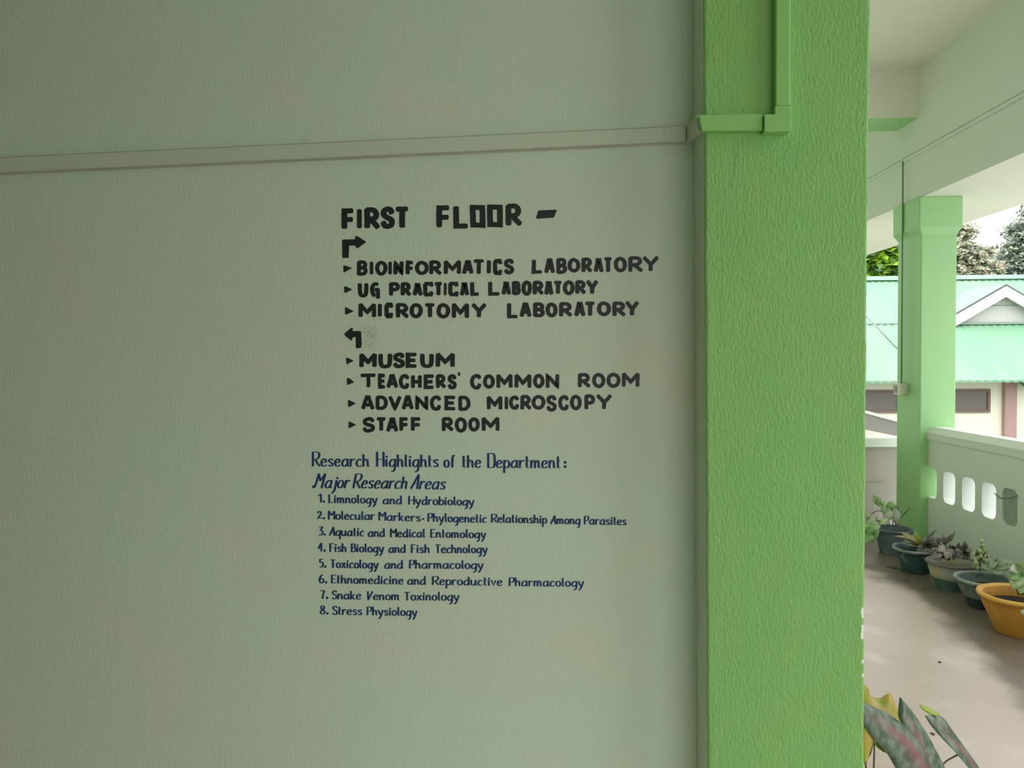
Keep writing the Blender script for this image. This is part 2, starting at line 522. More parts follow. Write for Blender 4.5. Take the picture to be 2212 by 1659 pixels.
# ------------------------------------------------------------------ hand painted lettering
def stroke_poly(bm, pts, width, depth, closed=False, cap=0.5):
    """Paint a brush stroke along pixel points; width(tangent) in pixels; mapped on the wall plane."""
    if len(pts) == 1:
        p, w = pts[0], width((0, 1))
        ring = [bm.verts.new(at(p[0]+w*0.5*math.cos(a), p[1]+w*0.5*math.sin(a), 1, depth)) for a in [2*math.pi*k/12 for k in range(12)]]
        bm.faces.new(ring)
        return
    L, Rr = [], []
    n = len(pts)
    for i in range(n):
        if closed:
            a, b = pts[(i-1) % n], pts[(i+1) % n]
        else:
            a, b = pts[max(i-1, 0)], pts[min(i+1, n-1)]
        dx, dy = b[0]-a[0], b[1]-a[1]
        l = math.hypot(dx, dy) or 1
        tx, ty = dx/l, dy/l
        w = width((tx, ty))*0.5
        # miter on sharp corners
        if 0 < i < n-1 or closed:
            p0, p1, p2 = pts[(i-1) % n], pts[i], pts[(i+1) % n]
            u = (p1[0]-p0[0], p1[1]-p0[1]); v = (p2[0]-p1[0], p2[1]-p1[1])
            lu, lv = math.hypot(*u) or 1, math.hypot(*v) or 1
            c = max(-1, min(1, (u[0]*v[0]+u[1]*v[1])/(lu*lv)))
            w = w/max(0.62, math.cos(math.acos(c)/2))
        L.append((pts[i][0]-ty*w, pts[i][1]+tx*w))
        Rr.append((pts[i][0]+ty*w, pts[i][1]-tx*w))
    VL = [bm.verts.new(at(x, y, 1, depth)) for x, y in L]
    VR = [bm.verts.new(at(x, y, 1, depth)) for x, y in Rr]
    m_ = n if closed else n-1
    for i in range(m_):
        j = (i+1) % n
        bm.faces.new((VL[i], VL[j], VR[j], VR[i]))
    if not closed and cap:
        for e, s in ((0, -1), (n-1, 1)):
            a = pts[1] if e == 0 else pts[n-2]
            p = pts[e]
            dx, dy = p[0]-a[0], p[1]-a[1]
            l = math.hypot(dx, dy) or 1
            dx, dy = dx/l, dy/l
            wl, wr = L[e], Rr[e]
            hw = math.hypot(wl[0]-wr[0], wl[1]-wr[1])/2
            arc = []
            for k in range(1, 6):
                an = math.pi*k/6
                cx = math.cos(an)
                q = (p[0]+(wl[0]-p[0])*cx+dx*hw*cap*math.sin(an), p[1]+(wl[1]-p[1])*cx+dy*hw*cap*math.sin(an))
                arc.append(bm.verts.new(at(q[0], q[1], 1, depth)))
            bm.faces.new([VL[e]]+arc+[VR[e]])

def arc(cx, cy, rx, ry, a0, a1, n=10):
    return [(cx+rx*math.cos(R(a0+(a1-a0)*k/n)), cy+ry*math.sin(R(a0+(a1-a0)*k/n))) for k in range(n+1)]
def cur(*p):
    return [tuple(v) for v in smooth_pts([(a, b) for a, b in p], 5)]
O_ = arc(.5, .5, .5, .5, 90, 450-20, 17)
CAPS = {
 'A': [[(0, 0), (.40, 1), (.60, 1), (1, 0)], [(.2, .3), (.8, .3)]],
 'B': [[(0, 0), (0, 1)], [(0, 1)]+arc(.55, .77, .38, .23, 90, -90)+[(0, .54)], [(0, .52)]+arc(.6, .26, .4, .26, 90, -90)+[(0, 0)]],
 'C': [cur((1, .80), (.86, .96), (.55, 1), (.18, .86), (0, .5), (.18, .13), (.55, 0), (.88, .05), (1, .27))],
 'c': [[(1, .82), (.96, 1), (.1, 1), (0, .9), (0, .1), (.1, 0), (.96, 0), (1, .2)]],
 'D': [[(0, 0), (0, 1)], [(0, 1), (.4, 1)]+arc(.45, .5, .55, .5, 80, -80)+[(.4, 0), (0, 0)]],
 'E': [[(1, 1), (0, 1), (0, 0), (1, 0)], [(0, .5), (.86, .5)]],
 'F': [[(1, 1), (0, 1), (0, 0)], [(0, .47), (.95, .47)]],
 'G': [cur((.85, 1), (.40, 1), (.05, .78), (.04, .42), (.25, .20), (.42, .17)), [(.52, .6), (1, .6)], [(.90, .62), (.93, 0)]],
 'H': [[(0, 0), (0, 1)], [(1, 0), (1, 1)], [(0, .48), (1, .48)]],
 'I': [[(.5, 0), (.5, 1)]],
 'L': [[(0, 1), (0, 0), (1, 0)]],
 'M': [[(0, 0), (0, 1)], [(0, 1), (.5, .34), (1, 1)], [(1, 1), (1, 0)]],
 'N': [[(0, 0), (0, 1), (1, 0), (1, 1)]],
 'O': [O_],
 'o': [[(.04, 0), (0, 1), (.96, 1), (1, 0)]],
 'P': [[(0, 0), (0, 1)], [(0, 1), (.5, 1)]+arc(.5, .72, .5, .28, 80, -80)+[(.45, .44), (0, .44)]],
 'R': [[(0, 0), (0, 1)], [(0, 1), (.45, 1)]+arc(.45, .73, .43, .27, 80, -80)+[(.4, .46), (0, .46)], [(.32, .46), (1, 0)]],
 'S': [cur((.95, .80), (.80, .97), (.45, 1), (.08, .88), (.06, .68), (.3, .55), (.7, .45), (.96, .32), (.92, .1), (.55, 0), (.2, .03), (0, .2))],
 'T': [[(0, 1), (1, 1)], [(.52, 1), (.52, 0)]],
 'U': [cur((0, 1), (.02, .4), (.15, .08), (.5, 0), (.85, .08), (.98, .4), (1, 1))],
 'V': [[(0, 1), (.5, 0), (1, 1)]],
 'Y': [[(0, 1), (.52, .45)], [(1, 1), (.52, .45)], [(.52, .48), (.5, 0)]],
 "'": [[(.5, 1), (.4, 0)]],
}
CLOSED = {'o'}
def block_line(spec, wv, wh, seed):
    """spec: (char, x0, x1, top, bottom) in photo pixels."""
    bm = bmesh.new()
    dep = YW-0.0006
    rnd = random.Random(seed)
    for ch, x0, x1, yt, yb in spec:
        hv, hh = wv/2, wh/2
        if ch == 'I' or ch == "'":
            w = x1-x0
            hv = hh = w/2
        xa, xb, ya, yb2 = x0+hv, x1-hv, yt+hh, yb-hh
        sk = [rnd.uniform(-.02, .02) for _ in range(4)]
        for st in CAPS[ch]:
            P = []
            for (u, v) in st:
                uu = u+sk[0]*(v-.5)
                vv = v+sk[1]*(u-.5)
                P.append((xa+(xb-xa)*uu, yb2+(ya-yb2)*vv))
            closed = ch in CLOSED
            if ch == 'O':
                P = P[:-1]
                closed = True
            # subdivide long straight runs and wobble them a little
            Q = []
            m_ = len(P)
            for i in range(m_ if closed else m_-1):
                a, b = P[i], P[(i+1) % m_]
                nn = max(1, int(math.hypot(b[0]-a[0], b[1]-a[1])/5))
                for k in range(nn):
                    Q.append((a[0]+(b[0]-a[0])*k/nn, a[1]+(b[1]-a[1])*k/nn))
            if not closed:
                Q.append(P[-1])
            Q = [(x+0.5*noise.noise(Vector((x*.12, y*.12, seed))), y+0.4*noise.noise(Vector((x*.12, y*.12, seed+9)))) for x, y in Q]
            if ch in "I'":
                wf = lambda t, w=x1-x0: w
            else:
                wf = lambda t: math.sqrt((wv*t[1])**2+(wh*t[0])**2)
            stroke_poly(bm, Q, wf, dep, closed, 0.55)
            dep -= 0.000012
    return bm

def crop(x0, y0, s):
    return lambda ch, a, b, t, u: (ch, x0+a/s, x0+b/s, y0+t/s, y0+u/s)
cA, cB = crop(720, 420, 5.925), crop(1080, 420, 5.925)
cC, cD = crop(720, 690, 6.144), crop(1000, 740, 5.53)
def X(f, s, rows):
    return [f(c, *r) for c, r in zip(s, rows)]
head = X(cA, 'FIRSTFLo', [(105, 278, 178, 452), (303, 365, 172, 447), (397, 605, 165, 447), (602, 792, 155, 440), (780, 978, 155, 440),
                          (1318, 1505, 140, 432), (1535, 1742, 138, 437), (1748, 1950, 135, 425)])
head += [('o', 1051.7, 1087.0, 442, 490.5)] + X(cB, 'R', [(72, 290, 115, 410)])
bio = X(cA, 'BIOINFORMATI', [(303, 440, 843, 1040), (467, 512, 850, 1035), (535, 695, 848, 1040), (705, 750, 850, 1033), (770, 900, 848, 1033), (925, 1035, 850, 1030),
                             (1045, 1222, 847, 1032), (1228, 1393, 843, 1030), (1415, 1635, 840, 1025), (1648, 1797, 838, 1022), (1782, 1940, 830, 1025), (1965, 2018, 832, 1022)])
bio += [('c', 1065.1, 1085.4, 560.0, 593.5)]
bio += X(cB, 'SLABORATORY', [(50, 183, 823, 1022), (408, 553, 825, 1015), (568, 705, 815, 1012), (722, 857, 813, 1018), (865, 1030, 813, 1000), (1043, 1187, 808, 1000),
                             (1200, 1327, 810, 1000), (1322, 1443, 803, 1000), (1457, 1627, 798, 998), (1643, 1837, 790, 997), (1820, 2037, 787, 990)])
ug = X(cA, 'UGPRAcTIcAL', [(312, 450, 1128, 1320), (470, 605, 1125, 1343), (713, 855, 1122, 1303), (862, 1003, 1122, 1303), (1015, 1145, 1130, 1303), (1150, 1283, 1120, 1305),
                           (1285, 1405, 1120, 1300), (1415, 1450, 1122, 1298), (1472, 1605, 1118, 1303), (1620, 1740, 1120, 1300), (1752, 1877, 1112, 1298)])
ug += [('L', 1054.5, 1081.6, 607.3, 638.6)]
ug += X(cB, 'ABORATORY', [(20, 142, 1110, 1290), (152, 268, 1108, 1290), (275, 412, 1100, 1297), (420, 567, 1103, 1288), (568, 685, 1105, 1290), (680, 803, 1105, 1280),
                          (805, 958, 1098, 1290), (965, 1107, 1097, 1280), (1097, 1262, 1092, 1280)])
mic = X(cA, 'MIcROTOMY', [(322, 548, 1390, 1578), (570, 622, 1388, 1575), (655, 768, 1388, 1580), (800, 975, 1390, 1585), (975, 1147, 1390, 1585), (1162, 1310, 1392, 1580),
                          (1320, 1497, 1390, 1588), (1518, 1738, 1390, 1588), (1763, 1965, 1390, 1580)])
mic += X(cB, 'LABORATORY', [(90, 240, 1385, 1585), (250, 405, 1383, 1573), (423, 575, 1382, 1573), (583, 740, 1382, 1575), (757, 935, 1378, 1568), (950, 1095, 1372, 1565),
                            (1078, 1228, 1372, 1560), (1240, 1423, 1367, 1560), (1440, 1617, 1370, 1565), (1598, 1783, 1362, 1557)])
mus = X(cC, 'MUSEUM', [(345, 578, 447, 640), (597, 783, 447, 650), (790, 955, 440, 647), (960, 1122, 442, 643), (1150, 1335, 447, 645), (1360, 1613, 443, 638)])
tea = X(cC, "TEACHERS'", [(352, 573, 718, 913), (590, 700, 722, 918), (705, 860, 722, 918), (870, 1008, 725, 925), (1032, 1175, 730, 920), (1200, 1345, 730, 925),
                          (1362, 1500, 727, 920), (1515, 1640, 727, 930), (1655, 1685, 693, 757)])
tea += X(cD, 'COMMONROOM', [(85, 220, 375, 562), (240, 382, 378, 553), (400, 593, 372, 550), (618, 818, 372, 550), (838, 975, 372, 547), (990, 1150, 370, 550),
                            (1375, 1530, 363, 543), (1543, 1702, 362, 545), (1715, 1883, 358, 543), (1900, 2110, 355, 537)])
adv = X(cC, 'ADVANCED', [(370, 545, 1007, 1203), (562, 725, 1010, 1203), (730, 907, 1010, 1208), (908, 1068, 1007, 1203), (1088, 1262, 1010, 1205), (1282, 1432, 1008, 1212),
                         (1475, 1632, 1012, 1207), (1660, 1822, 1012, 1215)])
adv += X(cD, 'MICROSCOPY', [(285, 472, 635, 807), (500, 540, 637, 807), (550, 672, 632, 803), (687, 822, 625, 807), (820, 985, 625, 803), (995, 1123, 627, 825),
                            (1138, 1267, 628, 813), (1280, 1420, 622, 810), (1452, 1580, 618, 808), (1590, 1783, 615, 803)])
stf = X(cC, 'STAFFROO', [(385, 555, 1297, 1502), (565, 705, 1297, 1488), (703, 862, 1297, 1497), (877, 1000, 1297, 1488), (1030, 1167, 1297, 1490),
                         (1440, 1600, 1295, 1490), (1612, 1777, 1297, 1503), (1790, 1945, 1297, 1490)]) + X(cD, 'M', [(225, 437, 885, 1065)])

board = thing('painted_directory', 'black block lettering on the sage wall listing the first floor rooms', 'lettering', tuple(at(740, 960, 1, YW)))
def poly(bm, pts, s, depth=YW-0.0006):
    f = bm.faces.new([bm.verts.new(at(s[0]+x/s[2], s[1]+y/s[2], 1, depth)) for x, y in pts])
    return f
def words_of(spec, text):
    """Split a line's letters into its words."""
    k = 0
    for w in text.split(' '):
        yield w, spec[k:k+len(w)]
        k += len(w)
def paint_words(spec, text, wv, wh, seed):
    for w, sp in words_of(spec, text):
        obj('painted_word', block_line(sp, wv, wh, seed), M['black'], board)['label'] = 'word reading ' + w
paint_words(head, 'FIRST FLOOR', 12.6, 11.0, 1)
bm = bmesh.new()
poly(bm, [(462, 295), (488, 212), (498, 204), (722, 195), (727, 205), (695, 290), (685, 297), (475, 312), (464, 306)], (1080, 420, 5.925))
obj('dash_mark', bm, M['black'], board)['label'] = 'slanted dash after the heading'
bm = bmesh.new()
poly(bm, [(112, 592), (118, 582), (132, 577), (277, 573), (281, 540), (291, 531), (304, 530), (420, 605), (420, 612), (312, 688), (300, 690), (281, 655), (206, 655), (202, 660), (197, 806), (190, 813), (122, 813), (115, 800)], (720, 420, 5.925))
obj('turn_arrow', bm, M['black'], board)['label'] = 'arrow turning right'
bm = bmesh.new()
poly(bm, [(149, 205), (150, 185), (172, 163), (243, 108), (257, 112), (260, 154), (345, 152), (364, 158), (370, 172), (376, 270), (374, 372), (335, 384), (306, 382), (300, 372), (298, 236), (262, 235), (241, 284), (170, 228)], (720, 690, 6.144))
obj('turn_arrow', bm, M['black'], board)['label'] = 'arrow turning left'
for s, pts in [((720, 420, 5.925), [(128, 910), (150, 910), (232, 938), (233, 946), (140, 1000), (130, 995)]), ((720, 420, 5.925), [(138, 1180), (152, 1174), (240, 1214), (240, 1221), (155, 1262), (140, 1255)]),
               ((720, 420, 5.925), [(148, 1448), (160, 1443), (254, 1490), (254, 1500), (165, 1538), (150, 1535)]), ((720, 690, 6.144), [(168, 520), (180, 503), (267, 545), (267, 551), (185, 597), (176, 592)]),
               ((720, 690, 6.144), [(178, 790), (188, 774), (215, 780), (276, 830), (270, 837), (200, 868), (182, 866)]), ((720, 690, 6.144), [(194, 1080), (202, 1066), (296, 1112), (296, 1118), (210, 1164), (198, 1158)]),
               ((720, 690, 6.144), [(204, 1360), (212, 1355), (300, 1395), (300, 1402), (210, 1445), (203, 1440)])]:
    bm = bmesh.new()
    poly(bm, pts, s)
    obj('bullet_mark', bm, M['black'], board)
for sp, txt, wv, wh, sd in [(bio, 'BIOINFORMATICS LABORATORY', 8.9, 7.4, 2), (ug, 'UG PRACTICAL LABORATORY', 9.0, 7.6, 3), (mic, 'MICROTOMY LABORATORY', 9.3, 7.6, 4),
                            (mus, 'MUSEUM', 10.0, 8.0, 5), (tea, "TEACHERS' COMMON ROOM", 8.2, 7.8, 6), (adv, 'ADVANCED MICROSCOPY', 8.2, 7.5, 7), (stf, 'STAFF ROOM', 8.3, 7.8, 8)]:
    paint_words(sp, txt, wv, wh, sd)
# grey smudge right of the left arrow
bm = bmesh.new()
rnd = random.Random(3)
for k in range(150):
    x = rnd.gauss(803, 5) if k % 2 else rnd.uniform(775, 815)
    y = rnd.uniform(705, 750)
    r = rnd.uniform(.4, 1.0)
    bm.faces.new([bm.verts.new(at(x+r*math.cos(a), y+r*1.6*math.sin(a), 1, YW-0.0004-k*1e-6)) for a in (0.2, 1.5, 2.7, 4.0, 5.3)])
tag(obj('paint_smudge', bm, M['smudge'], None), 'faint grey speckled smudge on the wall right of the left-turning arrow', 'smudge')

# --- navy handwriting: units are x-heights; y>1 scaled to the ascender
E_ = arc(.33, .5, .33, .5, 100, 450, 16)
aB = cur((.68, .82), (.48, 1), (.18, .82), (0, .42), (.12, .06), (.36, .02), (.66, .34))
bB = cur((.03, .66), (.3, 1), (.6, .82), (.66, .42), (.52, .06), (.3, 0), (.03, .2))
LOW = {
 'a': (.78, [aB, cur((.70, 1), (.69, .5), (.70, .12), (.84, 0))]),
 'b': (.66, [[(.03, 1.65), (.03, 0)], bB]),
 'c': (.58, [cur((.58, .86), (.38, 1), (.12, .78), (0, .4), (.14, .06), (.36, 0), (.60, .10))]),
 'd': (.78, [aB, cur((.70, 1.65), (.70, .6), (.71, .12), (.84, 0))]),
 'e': (.64, [cur((.04, .46), (.35, .52), (.58, .66), (.52, .92), (.33, 1), (.10, .78), (0, .4), (.14, .06), (.38, 0), (.64, .16))]),
 'f': (.5, [cur((.58, 1.60), (.42, 1.65), (.28, 1.35), (.24, .7), (.22, 0)), [(.02, .98), (.5, .98)]]),
 'g': (.74, [aB, cur((.70, 1), (.70, .2), (.66, -.3), (.5, -.62), (.22, -.74))]),
 'h': (.7, [[(.03, 1.65), (.03, 0)], cur((.03, .6), (.28, .97), (.52, .9), (.58, .5), (.60, .12), (.74, 0))]),
 'i': (.22, [cur((.08, 1), (.08, .5), (.09, .12), (.22, 0)), [(.12, 1.36)]]),
 'j': (.3, [cur((.28, 1), (.28, .1), (.22, -.4), (-.05, -.74)), [(.32, 1.36)]]),
 'k': (.66, [[(.03, 1.65), (.03, 0)], [(.58, .98), (.05, .42)], cur((.2, .55), (.45, .12), (.68, 0))]),
 'l': (.25, [cur((.08, 1.65), (.08, .8), (.09, .14), (.26, 0))]),
 'm': (1.12, [[(.03, 1), (.03, 0)], cur((.03, .6), (.24, .97), (.46, .9), (.5, .5), (.5, 0)), cur((.5, .6), (.72, .97), (.92, .9), (.96, .5), (.98, .12), (1.12, 0))]),
 'n': (.7, [[(.03, 1), (.03, 0)], cur((.03, .6), (.28, .97), (.52, .9), (.58, .5), (.60, .12), (.74, 0))]),
 'o': (.66, [E_]),
 'p': (.66, [[(.03, 1), (.03, -.7)], bB]),
 'q': (.74, [aB, [(.70, 1), (.70, -.72)]]),
 'r': (.5, [[(.03, 1), (.03, 0)], cur((.03, .55), (.22, .92), (.42, 1), (.54, .9))]),
 's': (.56, [cur((.54, .84), (.36, 1), (.1, .88), (.08, .68), (.3, .52), (.5, .34), (.48, .1), (.26, 0), (.02, .14))]),
 't': (.38, [cur((.12, 1.55), (.12, .6), (.15, .12), (.40, .02)), [(.12, 1.0), (.40, 1.0)]]),
 'u': (.76, [cur((.03, 1), (.03, .3), (.2, .02), (.45, .1), (.66, .45)), cur((.66, 1), (.66, .4), (.67, .12), (.8, 0))]),
 'v': (.6, [[(0, 1), (.28, 0), (.6, 1)]]),
 'x': (.62, [[(.04, 1), (.62, 0)], [(.58, 1), (0, 0)]]),
 'y': (.72, [cur((.02, 1), (.1, .55), (.32, .12)), cur((.72, 1), (.5, .2), (.35, -.3), (.08, -.72))]),
}
# capitals and figures: y 0..1 = cap height, x in x-heights
UP = {
 'R': (.92, [[(.05, 0), (.05, .97)], cur((.0, .97), (.4, 1), (.78, .93), (.85, .72), (.6, .5), (.05, .47)), cur((.38, .48), (.6, .22), (.95, 0))]),
 'H': (.98, [[(.08, 0), (.08, 1)], [(.9, 0), (.9, 1)], [(.08, .5), (.9, .5)]]),
 'D': (1.0, [[(.14, 0), (.14, .95)], cur((-.05, .97), (.4, 1), (.78, .96), (.93, .75), (.95, .4), (.86, .08), (.6, 0), (.14, 0))]),
 'M': (1.05, [[(.06, 0), (.06, 1)], [(.06, 1), (.5, .5)], [(.5, .5), (.98, 1)], [(.98, 1), (.98, 0)]]),
 'm': (1.45, [cur((.0, .14), (.18, .02), (.36, .25), (.5, 1)), [(.5, 1), (.85, .5)], [(.85, .5), (1.35, 1)], [(1.35, 1), (1.22, 0)]]),
 'A': (.86, [[(-.05, 0), (.60, 1)], [(.62, 1), (.78, 0)], [(.22, .36), (.7, .36)]]),
 'L': (.7, [[(.06, 1), (.06, 0)], [(.06, .03), (.7, .03)]]),
 'P': (.74, [[(.06, 0), (.06, .96)], cur((.0, .96), (.4, 1), (.68, .9), (.7, .66), (.5, .46), (.06, .42))]),
 'E': (.72, [[(.06, 0), (.06, 1)], [(.06, .98), (.7, .98)], [(.06, .52), (.58, .52)], [(.06, .03), (.74, .03)]]),
 'F': (.72, [[(.06, 0), (.06, 1)], [(.0, .97), (.74, .97)], [(.06, .52), (.55, .52)]]),
 'B': (.76, [[(.06, 0), (.06, 1)], cur((.06, .97), (.5, .97), (.62, .78), (.5, .56), (.06, .53)), cur((.06, .53), (.55, .52), (.74, .28), (.55, .03), (.06, .03))]),
 'T': (.9, [[(0, .97), (.9, .97)], [(.46, .97), (.46, 0)]]),
 'S': (.74, [cur((.68, .84), (.5, 1), (.18, .94), (.08, .74), (.3, .56), (.6, .42), (.7, .2), (.5, .02), (.2, .02), (.02, .14))]),
 'V': (.8, [[(.08, 1), (.12, 0)], [(.12, 0), (.8, 1)]]),
 '1': (.4, [[(.02, .82), (.34, 1)], [(.34, 1), (.34, 0)]]),
 '2': (.66, [cur((.04, .72), (.25, .92), (.5, .82), (.5, .58), (.25, .28), (.02, .05)), cur((.02, .05), (.3, .14), (.66, .06))]),
 '3': (.6, [cur((.04, 1), (.56, 1), (.3, .62), (.55, .5), (.58, .2), (.3, 0), (.02, .06))]),
 '4': (.66, [[(.46, 0), (.46, 1)], [(.44, .98), (.02, .34)], [(.02, .34), (.66, .34)]]),
 '5': (.62, [[(.58, .98), (.12, .98)], cur((.12, .98), (.1, .6), (.42, .62), (.6, .36), (.42, .04), (.04, .03))]),
 '6': (.66, [cur((.5, 1), (.2, .8), (.04, .4), (.16, .04), (.42, 0), (.6, .22), (.5, .5), (.26, .54), (.06, .34))]),
 '7': (.6, [[(.02, .95), (.58, .95)], cur((.58, .95), (.42, .5), (.34, 0))]),
 '8': (.6, [cur((.3, .54), (.1, .7), (.16, .95), (.42, .95), (.5, .7), (.3, .54), (.04, .3), (.12, .03), (.44, .02), (.56, .28), (.3, .54))]),
}
def pen_line(words, xh, cap, asc, stem, hair, slant=0.0, seed=0):
    """words: (text, x0, x1, baseline at x0, baseline at x1) in photo pixels."""
    bm = bmesh.new()
    dep = YW-0.0006
    for text, x0, x1, b0, b1 in words:
        glyphs, adv = [], 0.0
        for i, ch in enumerate(text):
            if ch in '.:-':
                w, kind = (.22 if ch != '-' else .34), 'p'
            elif ch in LOW:
                w, kind = LOW[ch][0], 'l'
            else:
                w, kind = UP['m' if (ch == 'M' and slant) else ch][0], 'u'
            glyphs.append((ch, adv, kind))
            adv += w + (.27 if kind != 'u' else .2)
        adv -= (.27 if glyphs[-1][2] != 'u' else .2)
        if len(text) > 1 or text in ':':
            sx = (x1-x0-stem*.8)/max(adv, .1)
        else:
            sx = xh
        for ch, a, kind in glyphs:
            if kind == 'p':
                st = {'.': [[(.1, .12)]], ':': [[(.1, .12)], [(.1, .72)]], '-': [[(0, .5), (.34, .5)]]}[ch]
            elif kind == 'l':
                st = LOW[ch][1]
            else:
                st = UP['m' if (ch == 'M' and slant) else ch][1]
            for s in st:
                P = []
                for (u, v) in s:
                    x = x0+stem*.4+(a+u)*sx
                    if kind == 'u':
                        y = v*cap
                    else:
                        y = v*xh if v <= 1 else xh+(v-1)*(asc-xh)/.65
                    x += slant*(y-xh*.4)
                    bl = b0+(b1-b0)*(x-x0)/max(1, x1-x0)
                    yy = bl-y
                    P.append((x+.25*noise.noise(Vector((x*.2, yy*.2, seed))), yy+.25*noise.noise(Vector((x*.2, yy*.2, seed+5)))))
                if len(P) == 1:
                    stroke_poly(bm, P, lambda t: stem*1.08 if kind == 'l' else stem*1.35, dep)
                else:
                    if len(P) == 2:
                        q0, q1 = P
                        P = [(q0[0]+(q1[0]-q0[0])*k/5, q0[1]+(q1[1]-q0[1])*k/5) for k in range(6)]
                    closed = (ch == 'o' and kind == 'l')
                    if ch == '-':
                        wf = lambda t: stem*.8
                    else:
                        wf = lambda t: hair+(stem-hair)*max(0.0, abs(t[1])-.15)/.85
                    stroke_poly(bm, P[:-1] if closed else P, wf, dep, closed, 0.35)
                dep -= 0.000006
    return bm

res = thing('painted_research_list', 'navy hand-painted list of research areas on the sage wall under the room names', 'lettering', tuple(at(680, 1345, 1, YW)))
lines = [
 ('heading_line', 'Research Highlights of the Department:', [('Research', 673.2, 798.3, 1006.8, 1007.5), ('Highlights', 811.5, 948.2, 1007.5, 1008.5), ('of', 958, 983, 1009.3, 1009.3),
   ('the', 997.6, 1040, 1009.6, 1009.6), ('Department', 1050.5, 1211.7, 1010, 1010.8), (':', 1217.4, 1224.8, 1010, 1010)], (15.6, 30.8, 25.5, 4.8, 1.7), 0),
 ('heading_line', 'Major Research Areas', [('Major', 674, 755.6, 1053.9, 1053.9), ('Research', 762, 881, 1054, 1055.5), ('Areas', 888, 963, 1055.6, 1057)], (16.2, 30.5, 25, 4.7, 1.6), .2),
 ('item_line', '1. Limnology and Hydrobiology', [('1.', 686, 703, 1085, 1085), ('Limnology', 708.8, 816, 1086, 1087.3), ('and', 826.5, 869, 1088.8, 1088.8), ('Hydrobiology', 881, 1025, 1089.5, 1091.7)], None, 0),
 ('item_line', '2. Molecular Markers-Phylogenetic Relationship Among Parasites', [('2.', 684.5, 703, 1120.7, 1120.7), ('Molecular', 708, 810, 1121.8, 1122.8), ('Markers-', 817, 918, 1123.7, 1126.5),
   ('Phylogenetic', 923, 1052, 1126.3, 1128.9), ('Relationship', 1060.4, 1182, 1128.2, 1130.5), ('Among', 1189, 1254.3, 1131.6, 1132), ('Parasites', 1260.7, 1353.8, 1132.4, 1134.2)], None, 0),
 ('item_line', '3. Aquatic and Medical Entomology', [('3.', 687, 704.5, 1156, 1156), ('Aquatic', 711, 787, 1156.5, 1158), ('and', 794.5, 832, 1159.2, 1159.2), ('Medical', 842, 919, 1160, 1160.5), ('Entomology', 929, 1050.5, 1160.9, 1162)], None, 0),
 ('item_line', '4. Fish Biology and Fish Technology', [('4.', 686, 704.5, 1190.7, 1190.7), ('Fish', 711, 749.5, 1191.8, 1191.8), ('Biology', 757.5, 830, 1192.3, 1192.8), ('and', 839, 877, 1193.7, 1193.7), ('Fish', 887, 929, 1194, 1194), ('Technology', 938.7, 1053.8, 1194, 1194.6)], None, 0),
 ('item_line', '5. Toxicology and Pharmacology', [('5.', 688, 706, 1225.3, 1225.3), ('Toxicology', 712, 818, 1226.2, 1227.5), ('and', 830, 871, 1228, 1228), ('Pharmacology', 883, 1044.8, 1227.5, 1228.6)], None, 0),
 ('item_line', '6. Ethnomedicine and Reproductive Pharmacology', [('6.', 688, 708, 1259, 1259), ('Ethnomedicine', 714.5, 872, 1259.6, 1262), ('and', 879.5, 920.5, 1262.6, 1262.6), ('Reproductive', 932.6, 1085.6, 1262.9, 1265), ('Pharmacology', 1098.5, 1261.9, 1265.4, 1267)], None, 0),
 ('item_line', '7. Snake Venom Toxinology', [('7.', 689.5, 710, 1292.7, 1292.7), ('Snake', 716, 780.5, 1293.8, 1294.5), ('Venom', 792, 863.5, 1295.5, 1296), ('Toxinology', 871.6, 992.7, 1296.5, 1297)], None, 0),
 ('item_line', '8. Stress Physiology', [('8.', 690.5, 711, 1326.3, 1326.3), ('Stress', 717, 783, 1327.4, 1328.2), ('Physiology', 791.5, 902, 1328.4, 1330.4)], None, 0),
]
for i, (nm, txt, words, dims, sl) in enumerate(lines):
    xh, cap, asc, stem, hair = dims or (10.8, 17.6, 17.6, 4.0, 1.7)
    for w in words:
        pn = 'colon' if w[0] == ':' else ('item_number' if w[0][0].isdigit() else 'painted_word')
        obj(pn, pen_line([w], xh, cap, asc, stem, hair, sl, i*3.1), M['navy'], res)['label'] = ('sign ' if pn == 'colon' else 'number ' if pn == 'item_number' else 'word ') + 'reading ' + w[0]

# ------------------------------------------------------------------ foliage helpers
def leaf(bm, base, tip, width, nrm, fold=0.15, curl=0.0, n=7, shape=1.0, uv=None, mi=0):
    """A solid-looking leaf blade from base to tip: a folded, curled strip with a pointed end."""
    base, tip, nrm = Vector(base), Vector(tip), Vector(nrm)
    ax = tip-base
    ln = ax.length
    t = ax.normalized()
    side = t.cross(nrm).normalized()
    nn = side.cross(t)
    rows = []
    for i in range(n+1):
        s = i/n
        w = width*0.5*(math.sin(math.pi*min(1, s**(0.75*shape)))**0.85)
        if i in (0, n):
            w = width*0.02
        c = base+ax*s+nn*(curl*ln*math.sin(math.pi*s)) - nn*0
        rows.append([bm.verts.new(c-side*w+nn*fold*w), bm.verts.new(c), bm.verts.new(c+side*w+nn*fold*w)])
    for i in range(n):
        for k in range(2):
            f = bm.faces.new((rows[i][k], rows[i][k+1], rows[i+1][k+1], rows[i+1][k]))
            f.material_index = mi
            f.smooth = True
            if uv is not None:
                for lp, (a, b) in zip(f.loops, ((k-1, i/n), (k, i/n), (k, (i+1)/n), (k-1, (i+1)/n))):
                    lp[uv].uv = (a, b)

def solid(o, t=0.0012):
    s = o.modifiers.new('thickness', 'SOLIDIFY')
    s.thickness = t
    s.offset = 0
    return o

